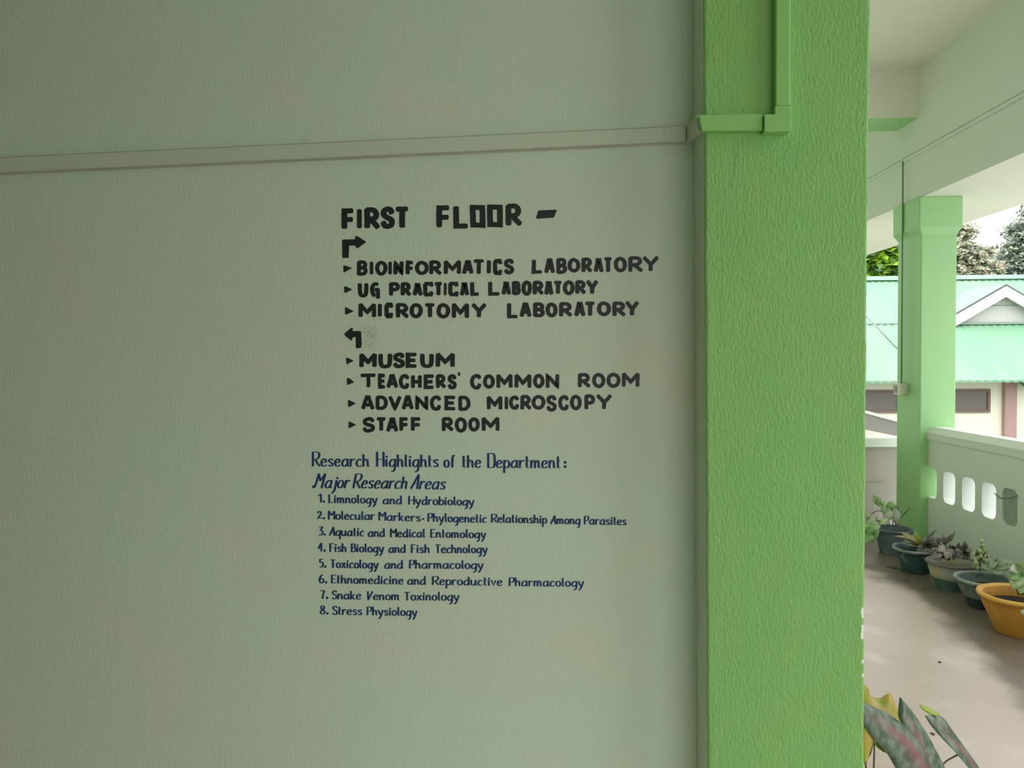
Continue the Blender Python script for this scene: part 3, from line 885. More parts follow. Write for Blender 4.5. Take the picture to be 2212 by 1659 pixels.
def pot(c, rt_, rb, h, mats, lbl, plant_name, cat, rim=0.015, seed=0.0, lip=None, foot=None):
    """Flared cement tub with a rolled rim and soil; returns the plant Empty."""
    t = thing(plant_name, lbl, cat, (c[0], c[1], 0), 'potted plants along the parapet')
    bm = bmesh.new()
    prof = [(0.001, 0.0), (rb*.96, 0.0), (rb, 0.008), (rb+(rt_-rb)*.35, h*.38), (rb+(rt_-rb)*.72, h*.72), (rt_-rim*.9, h-rim*1.05), (rt_-rim*.2, h-rim*.95), (rt_, h-rim*.45), (rt_-rim*.15, h-.002),
            (rt_-rim*.8, h), (rt_-rim*1.5, h-.010), (rt_-rim*1.6-.008, h-.05), (rt_-rim*1.6-.014, h-.075)]
    lathe(bm, prof, (c[0], c[1], 0), 40, 0.02, seed)
    o = obj('pot', bm, mats[0], t, smooth=True)
    if lip:
        bm = bmesh.new()
        lathe(bm, [(rt_-rim*.85, h-rim*1.1), (rt_-rim*.12, h-rim*1.0), (rt_+.002, h-rim*.45), (rt_-rim*.12, h+.0005), (rt_-rim*.8, h+.002), (rt_-rim*1.45, h-.009)], (c[0], c[1], 0), 40, .02, seed)
        obj('rim', bm, lip, t, smooth=True)
    if foot:
        bm = bmesh.new()
        lathe(bm, [(rb*.97, 0.0), (rb+.0015, .008), (rb+(rt_-rb)*.35+.0015, h*.38)], (c[0], c[1], 0), 40, .02, seed)
        obj('foot', bm, foot, t, smooth=True)
    bm = bmesh.new()
    ring = lathe(bm, [(0.001, h-.054), (rt_*.5, h-.052), (rt_-rim*1.6-.010, h-.06)], (c[0], c[1], 0), 28)
    obj('soil', bm, mats[1], t, smooth=True)
    return t

M['soil'] = mat('dark_soil', (0.03, 0.028, 0.024), 0.9, 0.1, var=(0.05, 0.045, 0.035), vscale=40, bump=0.6, bscale=80, bdist=0.01)
M['pot_blue'] = mat('weathered_blue_grey_tub', (0.15, 0.20, 0.22), 0.7, 0.2, var=(0.09, 0.125, 0.14), vscale=9, var2=(0.20, 0.25, 0.25), v2scale=7)
M['pot_white'] = mat('weathered_white_rim_tub', (0.055, 0.115, 0.11), 0.7, 0.2, var=(0.03, 0.06, 0.065), vscale=10, var2=(0.20, 0.25, 0.24), v2scale=8)
M['pot_teal'] = mat('flaking_teal_tub', (0.115, 0.15, 0.14), 0.7, 0.2, var=(0.20, 0.24, 0.22), vscale=9, var2=(0.05, 0.085, 0.085), v2scale=11)
M['pot_orange'] = mat('orange_tub', (0.55, 0.27, 0.04), 0.55, 0.3, var=(0.42, 0.20, 0.035), vscale=8)
M['lip_blue'] = mat('blue_grey_rim', (.10, .125, .16), .7, .2, var=(.17, .20, .22), vscale=16)
M['lip_mauve'] = mat('dusty_mauve_rim', (.20, .185, .185), .7, .2, var=(.12, .11, .11), vscale=18)
M['lip_grey'] = mat('pale_grey_rim', (.33, .37, .34), .7, .2, var=(.16, .20, .18), vscale=16)
M['lip_orange'] = mat('bright_orange_rim', (.72, .42, .09), .5, .3, var=(.62, .33, .06), vscale=12)
M['foot_dark'] = mat('dark_teal_foot', (.028, .045, .055), .7, .2, var=(.05, .085, .09), vscale=12)
M['l_green'] = mat('green_leaf', (0.14, 0.30, 0.07), 0.45, 0.4, var=(0.30, 0.42, 0.18), vscale=16)
M['l_pale'] = mat('pale_variegated_leaf', (0.42, 0.55, 0.30), 0.5, 0.35, var=(0.18, 0.32, 0.12), vscale=30)
M['l_silver'] = mat('silvery_leaf', (0.30, 0.34, 0.26), 0.5, 0.35, var=(0.44, 0.52, 0.34), vscale=24)
M['l_purple'] = mat('purple_grey_leaf', (0.11, 0.10, 0.10), 0.5, 0.35, var=(0.17, 0.17, 0.14), vscale=18)
M['l_mauve'] = mat('mauve_striped_leaf', (0.22, 0.18, 0.18), 0.5, 0.35, var=(0.36, 0.34, 0.30), vscale=24)
M['l_olive'] = mat('dry_olive_leaf', (0.30, 0.28, 0.12), 0.6, 0.3, var=(0.16, 0.16, 0.07), vscale=22)
M['l_yellow'] = mat('yellow_green_leaf', (0.50, 0.55, 0.08), 0.5, 0.35, var=(0.36, 0.46, 0.06), vscale=30)
M['l_varieg'] = mat('yellow_edged_leaf', (0.46, 0.50, 0.24), 0.5, 0.35, var=(0.17, 0.24, 0.09), vscale=50)
M['stem'] = mat('brown_green_stem', (0.12, 0.13, 0.06), 0.6, 0.3)

def V(x, y, z=0):
    return Vector((x, y, z))
UPV = V(0, 0, 1)
def pc(px, py, h):
    p = at(px, py, 2, h)
    return (p.x, p.y)

# pot 1: blue grey tub with pale climbing leaves, at the post
h1 = 0.19
c1 = pc(1931, 1141, h1)
p1 = pot(c1, 0.142, 0.10, h1, (M['pot_blue'], M['soil']), 'blue-grey tub with pale trailing heart leaves, farthest pot at the foot of the green post', 'potted_plant', 'potted plant', seed=1, lip=M['lip_blue'])
Y1 = c1[1]
def q1(x, y, dy=0.0):
    return at(x, y, 1, Y1+dy)
for pts in ([(1918, 1138), (1910, 1112), (1897, 1103), (1880, 1112), (1873, 1122)], [(1922, 1138), (1916, 1110), (1905, 1090), (1893, 1078)], [(1895, 1118), (1887, 1122), (1875, 1122)],
            [(1939, 1138), (1944, 1122), (1953, 1110), (1964, 1099)], [(1928, 1138), (1929, 1110), (1922, 1090)], [(1932, 1138), (1940, 1112), (1941, 1092)],
            [(1912, 1140), (1896, 1124), (1882, 1130), (1876, 1150)]):
    bm = bmesh.new()
    tube(bm, smooth_pts([q1(x, y, -.02*k) for k, (x, y) in enumerate(pts)], 5), 0.0035, 6)
    obj('stem', bm, M['stem'], p1, smooth=True)
bm = bmesh.new()
for (a, b, w, mi, dy) in [((1890, 1072), (1899, 1094), .06, 0, -.03), ((1888, 1073), (1884, 1070), .02, 0, -.02), ((1912, 1082), (1908, 1112), .065, 1, -.02), ((1922, 1082), (1934, 1108), .06, 1, 0),
                          ((1930, 1096), (1938, 1136), .075, 2, -.02), ((1921, 1100), (1912, 1132), .07, 2, -.03), ((1915, 1090), (1930, 1094), .05, 0, -.04), ((1934, 1096), (1937, 1132), .045, 1, .02),
                          ((1941, 1090), (1938, 1112), .03, 0, 0), ((1964, 1099), (1976, 1098), .014, 0, 0), ((1875, 1108), (1871, 1118), .05, 0, -.06), ((1892, 1122), (1872, 1132), .07, 1, -.05),
                          ((1895, 1128), (1882, 1150), .07, 1, -.09), ((1880, 1130), (1873, 1160), .08, 0, -.1), ((1888, 1140), (1885, 1172), .07, 0, -.1), ((1876, 1150), (1870, 1176), .09, 0, -.12),
                          ((1893, 1138), (1890, 1160), .05, 0, -.1), ((1920, 1122), (1898, 1133), .05, 1, -.08), ((1868, 1125), (1862, 1150), .08, 0, -.1)]:
    leaf(bm, q1(*a, dy), q1(*b, dy-.03), w, V(-.3, -1, .35), .25, .08, mi=mi)
solid(obj('leaves', bm, [M['l_green'], M['l_pale'], M['l_silver']], p1))

# pot 2: broken teal tub with white rim, bromeliad
h2 = 0.17
c2 = pc(1979, 1183, h2)
p2 = pot(c2, 0.150, 0.085, h2, (M['pot_white'], M['soil']), 'dark teal tub with a chipped white rim holding dry olive and yellow blades', 'potted_plant', 'potted plant', seed=4)
Y2 = c2[1]
def q2(x, y, dy=0.0):
    return at(x, y, 1, Y2+dy)
bm = bmesh.new()
lathe(bm, [(.146, h2-.016), (.155, h2-.012), (.157, h2+.001), (.148, h2+.004), (.136, h2+.001)], (c2[0], c2[1], 0), 40, .05, 2)
obj('white_rim', bm, mat('chipped_white_rim', (0.34, 0.38, 0.36), .7, .2, var=(.12, .16, .15), vscale=14), p2, smooth=True)
bm = bmesh.new()
ctr = q2(1986, 1182, -.02)
for (b, w, mi, dy, cu) in [((1931, 1158), .045, 0, -.10, .18), ((1942, 1149), .05, 0, .0, .2), ((1950, 1168), .045, 0, -.12, .12), ((1962, 1178), .05, 0, -.14, .05), ((1952, 1150), .04, 0, .08, .2),
                           ((1973, 1143), .035, 1, 0, .05), ((1980, 1152), .032, 2, -.05, 0), ((1986, 1154), .03, 2, -.04, 0), ((2022, 1144), .035, 3, 0, -.1), ((2005, 1162), .05, 4, -.05, -.1),
                           ((2018, 1170), .05, 0, -.05, -.12), ((2028, 1178), .05, 3, -.08, -.12), ((2010, 1192), .05, 4, -.14, -.1), ((1996, 1206), .05, 4, -.15, -.1), ((2034, 1186), .05, 3, -.02, -.12)]:
    leaf(bm, ctr, q2(*b, dy), w, V(-.2, -.7, .7), .3, cu, n=8, shape=.9, mi=mi)
rnd = random.Random(21)
for k in range(26):
    a = (rnd.uniform(1999, 2026), rnd.uniform(1168, 1204))
    an = rnd.uniform(-.6, 3.6)
    ll = rnd.uniform(12, 24)
    leaf(bm, q2(*a, rnd.uniform(-.13, .02)), q2(a[0]+ll*math.cos(an), a[1]-ll*.75*math.sin(an), rnd.uniform(-.18, 0)), rnd.uniform(.022, .04), V(rnd.uniform(-.5, .3), -1, rnd.uniform(0, .7)), .3, .08, n=5, mi=3 if k % 3 else 4)
solid(obj('leaves', bm, [M['l_olive'], M['l_green'], M['l_yellow'], M['l_purple'], M['l_mauve']], p2))

# pot 3: cream tub with a yellow patch and teal foot, purple wandering plant
h3 = 0.18
c3 = pc(2058, 1212, h3)
M['pot_cream'] = mat('cream_tub_teal_foot', (0.42, 0.42, 0.33), 0.7, 0.2, var=(0.33, 0.35, 0.28), vscale=10, var2=(0.42, 0.32, 0.09), v2scale=7)
M['pot_foot'] = mat('teal_tub_foot', (0.05, 0.105, 0.10), 0.7, 0.2, var=(0.13, 0.19, 0.17), vscale=12)
p3 = pot(c3, 0.160, 0.095, h3, (M['pot_cream'], M['soil']), 'cream tub with a yellowish patch holding dark purple-grey shoots, third pot from the post', 'potted_plant', 'potted plant', seed=7, lip=M['lip_mauve'])
bm = bmesh.new()
lathe(bm, [(.0965, .0), (.0985, .008), (.1175, .058), (.124, .078)], (c3[0], c3[1], 0), 40, .02, 7)
obj('teal_foot', bm, M['pot_foot'], p3, smooth=True)
Y3 = c3[1]
def q3(x, y, dy=0.0):
    return at(x, y, 1, Y3+dy)
for pts in ([(2046, 1208), (2044, 1190), (2043, 1172)], [(2080, 1210), (2082, 1200), (2082, 1190)], [(2060, 1210), (2056, 1190)], [(2034, 1208), (2028, 1192)]):
    bm = bmesh.new()
    tube(bm, smooth_pts([q3(x, y) for x, y in pts], 4), .004, 6)
    obj('stem', bm, M['stem'], p3, smooth=True)
bm = bmesh.new()
for (a, b, w, mi, dy) in [((2043, 1176), (2037, 1158), .04, 0, 0), ((2044, 1172), (2064, 1148), .03, 0, .02), ((2042, 1176), (2034, 1150), .018, 1, .03), ((2082, 1196), (2073, 1178), .04, 0, 0),
                          ((2082, 1196), (2084, 1168), .045, 0, 0), ((2080, 1198), (2063, 1188), .035, 0, -.02), ((2064, 1192), (2073, 1171), .03, 0, .03), ((2084, 1198), (2096, 1192), .04, 0, 0),
                          ((2082, 1204), (2098, 1200), .04, 0, 0), ((2060, 1200), (2057, 1178), .03, 1, .03), ((2044, 1184), (2022, 1190), .05, 1, -.05), ((2046, 1186), (2062, 1202), .05, 1, -.05),
                          ((2040, 1190), (2018, 1200), .05, 0, -.05), ((2050, 1182), (2066, 1180), .04, 1, .03), ((2030, 1196), (2012, 1184), .05, 1, 0), ((2034, 1200), (2008, 1206), .06, 0, -.06),
                          ((2048, 1192), (2044, 1208), .05, 1, -.08), ((2060, 1198), (2076, 1206), .045, 0, -.06), ((2028, 1192), (2024, 1206), .05, 1, -.06), ((2056, 1194), (2050, 1176), .04, 0, .02)]:
    leaf(bm, q3(*a, dy), q3(*b, dy-.02), w, V(-.3, -1, .4), .3, .1, mi=mi)
rnd = random.Random(22)
for k in range(30):
    a = (rnd.uniform(2014, 2088), rnd.uniform(1184, 1206))
    an = rnd.uniform(-.4, 3.5)
    ll = rnd.uniform(10, 20)
    leaf(bm, q3(*a, rnd.uniform(-.06, .06)), q3(a[0]+ll*math.cos(an), a[1]-ll*.7*math.sin(an), rnd.uniform(-.1, .06)), rnd.uniform(.02, .038), V(rnd.uniform(-.5, .3), -1, rnd.uniform(0, .7)), .3, .08, n=5, mi=0 if k % 4 else 1)
solid(obj('leaves', bm, [M['l_purple'], M['l_mauve']], p3))

# pot 4: flaking teal tub with a small yellow-edged shrub
h4 = 0.175
c4 = pc(2127, 1248, h4)
p4 = pot(c4, 0.168, 0.088, h4, (M['pot_teal'], M['soil']), 'flaking grey-teal tub with a small yellow-edged shrub, next to the orange tub', 'potted_plant', 'potted plant', rim=.016, seed=11, lip=M['lip_grey'], foot=M['foot_dark'])
Y4 = c4[1]+.09
def q4(x, y, dy=0.0):
    return at(x, y, 1, Y4+dy)
for pts in ([(2117, 1234), (2118, 1205), (2121, 1168)], [(2117, 1215), (2108, 1198)], [(2118, 1210), (2130, 1192)]):
    bm = bmesh.new()
    tube(bm, smooth_pts([q4(x, y) for x, y in pts], 4), .006, 6)
    obj('stem', bm, M['stem'], p4, smooth=True)
bm = bmesh.new()
rnd = random.Random(5)
for (x, y, r) in [(2120, 1168, 7), (2122, 1177, 8), (2117, 1190, 9), (2107, 1190, 8), (2104, 1195, 7), (2113, 1196, 9), (2129, 1190, 8), (2125, 1186, 6), (2119, 1200, 10), (2128, 1202, 8), (2110, 1204, 10),
                  (2133, 1202, 6), (2124, 1213, 9), (2108, 1215, 11), (2106, 1222, 9), (2112, 1226, 9), (2130, 1214, 7)]:
    for k in range(3):
        an = rnd.uniform(0, 6.28)
        leaf(bm, q4(x-r*.4*math.cos(an), y-r*.4*math.sin(an), rnd.uniform(-.03, .03)), q4(x+r*.7*math.cos(an), y+r*.6*math.sin(an), rnd.uniform(-.03, .03)), r/1660*Y4*1.0, V(rnd.uniform(-.4, .4), -1, rnd.uniform(0, .6)), .25, .05, n=5, mi=0 if k else 1)
for (a, b, w) in [((2132, 1224), (2155, 1216), .06), ((2150, 1218), (2178, 1212), .055), ((2160, 1226), (2200, 1230), .06), ((2140, 1232), (2172, 1238), .06), ((2145, 1228), (2190, 1222), .05), ((2165, 1214), (2196, 1218), .04),
                  ((2148, 1212), (2146, 1202), .02)]:
    leaf(bm, q4(*a, -.02), q4(*b, -.05), w, V(-.2, -.7, .7), .2, .12, mi=2)
solid(obj('leaves', bm, [M['l_varieg'], M['l_pale'], M['l_silver']], p4))

# pot 5: orange tub at the right edge
h5 = 0.215
c5 = pc(2203, 1282, h5)
p5 = pot(c5, 0.205, 0.118, h5, (M['pot_orange'], M['soil']), 'bright orange tub with pale green leaves, nearest pot by the parapet', 'potted_plant', 'potted plant', rim=.020, seed=15, lip=M['lip_orange'])
Y5 = c5[1]
def q5(x, y, dy=0.0):
    return at(x, y, 1, Y5+dy)
for pts in ([(2204, 1285), (2202, 1262), (2198, 1240)], [(2208, 1285), (2212, 1255), (2216, 1225)], [(2212, 1285), (2226, 1255), (2240, 1232)], [(2200, 1285), (2196, 1270), (2190, 1258)]):
    bm = bmesh.new()
    tube(bm, smooth_pts([q5(x, y) for x, y in pts], 4), .005, 6)
    obj('stem', bm, M['stem'], p5, smooth=True)
bm = bmesh.new()
for (a, b, w, mi) in [((2198, 1240), (2188, 1274), .075, 1), ((2200, 1226), (2212, 1216), .05, 0), ((2204, 1236), (2210, 1268), .07, 1), ((2198, 1230), (2222, 1222), .06, 0), ((2196, 1240), (2184, 1252), .06, 0),
                      ((2216, 1225), (2228, 1250), .08, 1), ((2240, 1232), (2262, 1250), .08, 1), ((2222, 1240), (2236, 1270), .08, 0), ((2206, 1262), (2204, 1284), .05, 1), ((2196, 1228), (2180, 1232), .05, 2)]:
    leaf(bm, q5(*a, -.03), q5(*b, -.06), w, V(-.3, -1, .4), .25, .1, mi=mi)
solid(obj('leaves', bm, [M['l_green'], M['l_pale'], M['l_silver']], p5))
bm = bmesh.new()
pp = at(2211, 1322, 1, Y5-.165)
lathe(bm, [(.001, -.016), (.012, -.012), (.018, 0), (.012, .012), (.001, .016)], tuple(pp), 14)
obj('flower_motif', bm, mat('cream_motif', (.62, .55, .36), .6), p5, smooth=True)

# ------------------------------------------------------------------ caladium in the foreground
def leaf_mat():
    m = bpy.data.materials.new('caladium_leaf')
    m.use_nodes = True
    nt = m.node_tree
    N, L = nt.nodes, nt.links
    p = N['Principled BSDF']
    p.inputs['Roughness'].default_value = .45
    uvn = N.new('ShaderNodeUVMap')
    sp = N.new('ShaderNodeSeparateXYZ')
    L.new(uvn.outputs[0], sp.inputs[0])
    ab = N.new('ShaderNodeMath'); ab.operation = 'ABSOLUTE'
    L.new(sp.outputs[0], ab.inputs[0])
    tc = N.new('ShaderNodeTexCoord')
    nz = N.new('ShaderNodeTexNoise'); nz.inputs['Scale'].default_value = 26; nz.inputs['Detail'].default_value = 3
    L.new(tc.outputs['Object'], nz.inputs['Vector'])
    # green / silver mottling
    r1 = N.new('ShaderNodeMapRange'); r1.inputs[1].default_value = .42; r1.inputs[2].default_value = .62
    L.new(nz.outputs[0], r1.inputs[0])
    g = N.new('ShaderNodeMix'); g.data_type = 'RGBA'
    g.inputs[6].default_value = (.05, .095, .055, 1); g.inputs[7].default_value = (.17, .225, .17, 1)
    L.new(r1.outputs[0], g.inputs[0])
    # branching veins: sawtooth in v - 0.6|u|
    ma = N.new('ShaderNodeMath'); ma.operation = 'MULTIPLY_ADD'
    ma.inputs[1].default_value = -.35
    L.new(ab.outputs[0], ma.inputs[0]); L.new(sp.outputs[1], ma.inputs[2])
    ml = N.new('ShaderNodeMath'); ml.operation = 'MULTIPLY'; ml.inputs[1].default_value = 5.0
    L.new(ma.outputs[0], ml.inputs[0])
    fr = N.new('ShaderNodeMath'); fr.operation = 'PINGPONG'; fr.inputs[1].default_value = .5
    L.new(ml.outputs[0], fr.inputs[0])
    vv = N.new('ShaderNodeMapRange'); vv.inputs[1].default_value = .02; vv.inputs[2].default_value = .10; vv.inputs[3].default_value = .55; vv.inputs[4].default_value = 0
    L.new(fr.outputs[0], vv.inputs[0])
    fade = N.new('ShaderNodeMapRange'); fade.inputs[1].default_value = .15; fade.inputs[2].default_value = .75; fade.inputs[3].default_value = 1; fade.inputs[4].default_value = 0
    L.new(ab.outputs[0], fade.inputs[0])
    vm = N.new('ShaderNodeMath'); vm.operation = 'MULTIPLY'
    L.new(vv.outputs[0], vm.inputs[0]); L.new(fade.outputs[0], vm.inputs[1])
    # pink centre, strongest at mid leaf
    ad = N.new('ShaderNodeMath'); ad.operation = 'MULTIPLY_ADD'; ad.inputs[1].default_value = .35; 
    L.new(nz.outputs[0], ad.inputs[0]); L.new(ab.outputs[0], ad.inputs[2])
    ce = N.new('ShaderNodeMapRange'); ce.inputs[1].default_value = .16; ce.inputs[2].default_value = .62; ce.inputs[3].default_value = .85; ce.inputs[4].default_value = 0
    L.new(ad.outputs[0], ce.inputs[0])
    tv = N.new('ShaderNodeMapRange'); tv.inputs[1].default_value = .18; tv.inputs[2].default_value = .62; tv.inputs[3].default_value = .08; tv.inputs[4].default_value = 1
    L.new(sp.outputs[1], tv.inputs[0])
    cm = N.new('ShaderNodeMath'); cm.operation = 'MULTIPLY'
    L.new(ce.outputs[0], cm.inputs[0]); L.new(tv.outputs[0], cm.inputs[1])
    mx = N.new('ShaderNodeMath'); mx.operation = 'MAXIMUM'
    L.new(cm.outputs[0], mx.inputs[0]); L.new(vm.outputs[0], mx.inputs[1])
    c = N.new('ShaderNodeMix'); c.data_type = 'RGBA'
    c.inputs[7].default_value = (.27, .095, .10, 1)
    L.new(g.outputs[2], c.inputs[6]); L.new(mx.outputs[0], c.inputs[0])
    L.new(c.outputs[2], p.inputs['Base Color'])
    return m
M['cal'] = leaf_mat()
M['cal_old'] = mat('yellowing_leaf', (0.42, 0.30, 0.045), .5, .35, var=(0.22, 0.35, 0.03), vscale=14, var2=(0.50, 0.30, 0.10), v2scale=9)
M['cal_new'] = mat('fresh_green_leaf', (0.30, 0.42, 0.035), .5, .35, var=(0.22, 0.36, 0.03), vscale=20)
M['cal_dark'] = mat('dark_leaf_back', (0.06, 0.11, 0.065), .5, .35)
M['petiole'] = mat('brown_petiole', (0.15, 0.11, 0.07), .5, .35)
cal = thing('potted_caladium', 'pink-veined caladium in the foreground at the foot of the green pillar', 'potted plant', (1.02, 2.30, 0))
def blade(edge_l, mid, edge_r, yl, ym, yr, mtl, parent=cal, sub=1):
    """Leaf lofted from its left edge, midrib and right edge (photo pixels), each with its own depth."""
    bm = bmesh.new()
    uv = bm.loops.layers.uv.new('uv')
    n = len(mid)
    def res(P, y):
        y0, y1 = y if isinstance(y, tuple) else (y, y)
        return [at(p[0], p[1], 1, y0+(y1-y0)*i/(len(P)-1)) for i, p in enumerate(P)]
    Ls, Ms, Rs = (smooth_pts(res(P, y), 5) for P, y in ((edge_l, yl), (mid, ym), (edge_r, yr)))
    K = len(Ms)
    rows = []
    for i in range(K):
        a, m_, b = Ls[i], Ms[i], Rs[i]
        row = []
        for k in range(-3, 4):
            t = abs(k)/3
            p = m_.lerp(a if k < 0 else b, t) + Vector((0, -.006*math.sin(math.pi*t), 0))
            row.append(bm.verts.new(p))
        rows.append(row)
    for i in range(K-1):
        for k in range(6):
            f = bm.faces.new((rows[i][k], rows[i][k+1], rows[i+1][k+1], rows[i+1][k]))
            f.smooth = True
            for lp, (u, v) in zip(f.loops, (((k-3)/3, i/(K-1)), ((k-2)/3, i/(K-1)), ((k-2)/3, (i+1)/(K-1)), ((k-3)/3, (i+1)/(K-1)))):
                lp[uv].uv = (u, v)
    return solid(obj('leaf', bm, mtl, parent), .0009)
# big leaf: lower lobe running to the left, with the pointed half up (edges listed from tip to base)
blade([(1846, 1520), (1858, 1552), (1884, 1592), (1912, 1622), (1936, 1662), (1962, 1712)],
      [(1844, 1516), (1874, 1538), (1910, 1562), (1950, 1594), (1982, 1626), (2012, 1690)],
      [(1848, 1512), (1884, 1526), (1918, 1542), (1953, 1568), (1990, 1610), (2022, 1680)], (2.02, 2.20), (2.08, 2.22), (2.12, 2.26), M['cal'])
blade([(1943, 1507), (1940, 1545), (1952, 1572), (1962, 1602), (1980, 1636), (2010, 1690)],
      [(1944, 1506), (1957, 1545), (1973, 1572), (1980, 1596), (1990, 1628), (2020, 1686)],
      [(1945, 1506), (1975, 1543), (1995, 1573), (2012, 1602), (2036, 1648), (2062, 1712)], (2.20, 2.23), (2.21, 2.23), (2.25, 2.29), M['cal'])
blade([(1943, 1507), (1941, 1528), (1941, 1543), (1944, 1551)], [(1944, 1506), (1947, 1527), (1947, 1540), (1945, 1552)], [(1945, 1506), (1951, 1522), (1951, 1535), (1946, 1553)], 2.19, 2.185, 2.195, M['cal_dark'])
# right leaf seen nearly edge-on
blade([(1997, 1545), (2010, 1566), (2032, 1592), (2062, 1623), (2092, 1659), (2116, 1692)],
      [(2006, 1543), (2026, 1560), (2050, 1590), (2076, 1618), (2102, 1650), (2128, 1690)],
      [(2020, 1542), (2040, 1553), (2056, 1576), (2078, 1606), (2104, 1642), (2136, 1688)], 2.32, (2.33, 2.37), 2.38, M['cal'])
blade([(1985, 1523), (1994, 1533), (2006, 1541), (2022, 1545)], [(1986, 1523), (1999, 1530), (2013, 1537), (2026, 1545)], [(1987, 1522), (2004, 1527), (2018, 1535), (2030, 1543)], 2.34, 2.345, 2.36, M['cal_new'])
# yellowing leaf behind
blade([(1862, 1472), (1862, 1505), (1868, 1530), (1890, 1548), (1920, 1562), (1953, 1578)],
      [(1868, 1480), (1880, 1512), (1898, 1528), (1918, 1542), (1936, 1556), (1956, 1576)],
      [(1876, 1486), (1881, 1503), (1900, 1508), (1923, 1499), (1938, 1532), (1957, 1566)], 2.24, (2.30, 2.28), 2.34, M['cal_old'])
# brown drooping leaf at lower left
blade([(1856, 1560), (1852, 1590), (1852, 1625), (1862, 1648)], [(1868, 1562), (1868, 1592), (1868, 1620), (1868, 1646)], [(1882, 1574), (1890, 1592), (1882, 1616), (1872, 1646)], 2.10, 2.08, 2.12, M['cal_old'])
blade([(1890, 1600), (1890, 1606), (1894, 1614), (1905, 1622)], [(1892, 1600), (1896, 1608), (1902, 1616), (1910, 1624)], [(1895, 1600), (1904, 1608), (1908, 1616), (1914, 1626)], 2.24, 2.25, 2.26, M['cal_new'])
base = V(1.02, 2.30, .15)
for P in ([at(1980, 1632, 1, 2.245), at(1984, 1700, 1, 2.27), base+V(.01, -.02, 0)], [at(2071, 1629, 1, 2.345), at(2040, 1648, 1, 2.345), at(2004, 1690, 1, 2.33), base+V(.02, .0, 0)],
          [at(1888, 1596, 1, 2.13), at(1880, 1626, 1, 2.16), at(1871, 1660, 1, 2.2), base+V(-.02, -.02, 0)], [at(1889, 1596, 1, 2.26), at(1888, 1640, 1, 2.27), at(1888, 1700, 1, 2.28), base+V(-.01, .01, 0)]):
    bm = bmesh.new()
    tube(bm, smooth_pts(P, 6), .0026, 8)
    obj('petiole', bm, M['petiole'], cal, smooth=True)
bm = bmesh.new()
lathe(bm, [(.001, 0), (.095, 0), (.10, .01), (.13, .13), (.145, .14), (.145, .165), (.13, .165), (.122, .145)], (1.02, 2.30, 0), 40)
obj('pot', bm, M['pot_teal'], cal, smooth=True)
bm = bmesh.new()
lathe(bm, [(.001, .152), (.06, .152), (.126, .145)], (1.02, 2.30, 0), 28)
obj('soil', bm, M['soil'], cal, smooth=True)

# fallen leaf scraps and grit on the floor
M['scrap'] = mat('dry_brown_scrap', (.10, .085, .05), .8, .2)
for px, py, r, lb in [(1919, 1225, .02, 'dark scrap of leaf on the floor near the far pots, leftmost of the row'), (1932, 1227, .03, 'dark scrap of leaf on the floor near the far pots, middle of the row'),
                      (1952, 1233, .05, 'largest dark scrap of leaf on the floor in front of the chipped white-rimmed tub'), (1958, 1255, .024, 'small dark scrap of leaf on the open floor left of the cream tub'),
                      (1996, 1272, .022, 'dark scrap of leaf on the floor at the foot of the cream tub'), (2015, 1586, .010, 'tiny brown crumb on the floor beside the caladium leaves'), (2030, 1431, .009, 'tiny brown crumb on the open floor right of the pillar')]:
    p = at(px, py, 2, 0.0)
    bm = bmesh.new()
    rnd = random.Random(px)
    ring = []
    for k in range(12):
        a = 2*math.pi*k/12
        q = r*(.75+.35*rnd.random())
        ring.append((p.x+q*math.cos(a)*.8, p.y+q*math.sin(a)*1.0, .0015+.004*rnd.random()))
    top = [bm.verts.new(v) for v in ring]
    bot = [bm.verts.new((v[0], v[1], 0.0)) for v in ring]
    c = bm.verts.new((p.x, p.y, .006))
    for k in range(12):
        bm.faces.new((top[k], top[(k+1) % 12], c))
        bm.faces.new((bot[k], bot[(k+1) % 12], top[(k+1) % 12], top[k]))
    tag(obj('leaf_scrap', bm, M['scrap'], None), lb, 'leaf scrap', 'scraps on the corridor floor')

# ------------------------------------------------------------------ outside: ground, neighbouring building, trees
struct('ground', B(-60, 90, 7.6, 120, -4.0, -3.8), mat('grassy_ground', (.10, .14, .06), .9, .1, var=(.16, .16, .10), vscale=.4), 'dull green open ground between the buildings', 'ground')
bld = thing('neighbouring_building', 'cream building with a mint green sheet roof across the yard', 'building', (12, 21, -3.8))
M['roof'] = mat('mint_sheet_roof', (.19, .35, .222), .6, .2, var=(.155, .34, .205), vscale=.9, vstretch=(1, .3, .3), var2=(.21, .35, .235), v2scale=2)
M['roof_teal'] = mat('teal_sheet_roof', (.175, .39, .275), .6, .2, var=(.145, .36, .26), vscale=.9)
M['bwhite'] = mat('white_board', (.52, .54, .50), .6, .2)
M['bpink'] = mat('pink_column_paint', (.40, .27, .25), .6, .2)
M['bframe'] = mat('brown_window_frame', (.20, .15, .125), .6, .2)
M['bglass'] = mat('dusty_dark_glass', (.135, .125, .105), .25, .5)
M['bteal'] = mat('teal_gutter', (.04, .17, .17), .5, .3)
M['bline'] = mat('grey_seam', (.22, .30, .26), .7, .2)
YE, YB, YR = 18.0, 18.7, 23.0
ze = at(1900, 823, 1, YE).z
zr = at(1900, 601, 1, YR).z
xa, xb = 0.0, 34.0
def roof_z(y):
    return ze+(zr-ze)*(y-YE)/(YR-YE)
def on_roof(px, py):
    d = rt*((px-W/2)/F) - up*((py-H/2)/F) + fwd
    k = (zr-ze)/(YR-YE)
    t = (ze-CAM.z+k*(CAM.y-YE))/(d.z-k*d.y)
    return CAM+d*t
bm = bmesh.new()
nx = 360
prev = None
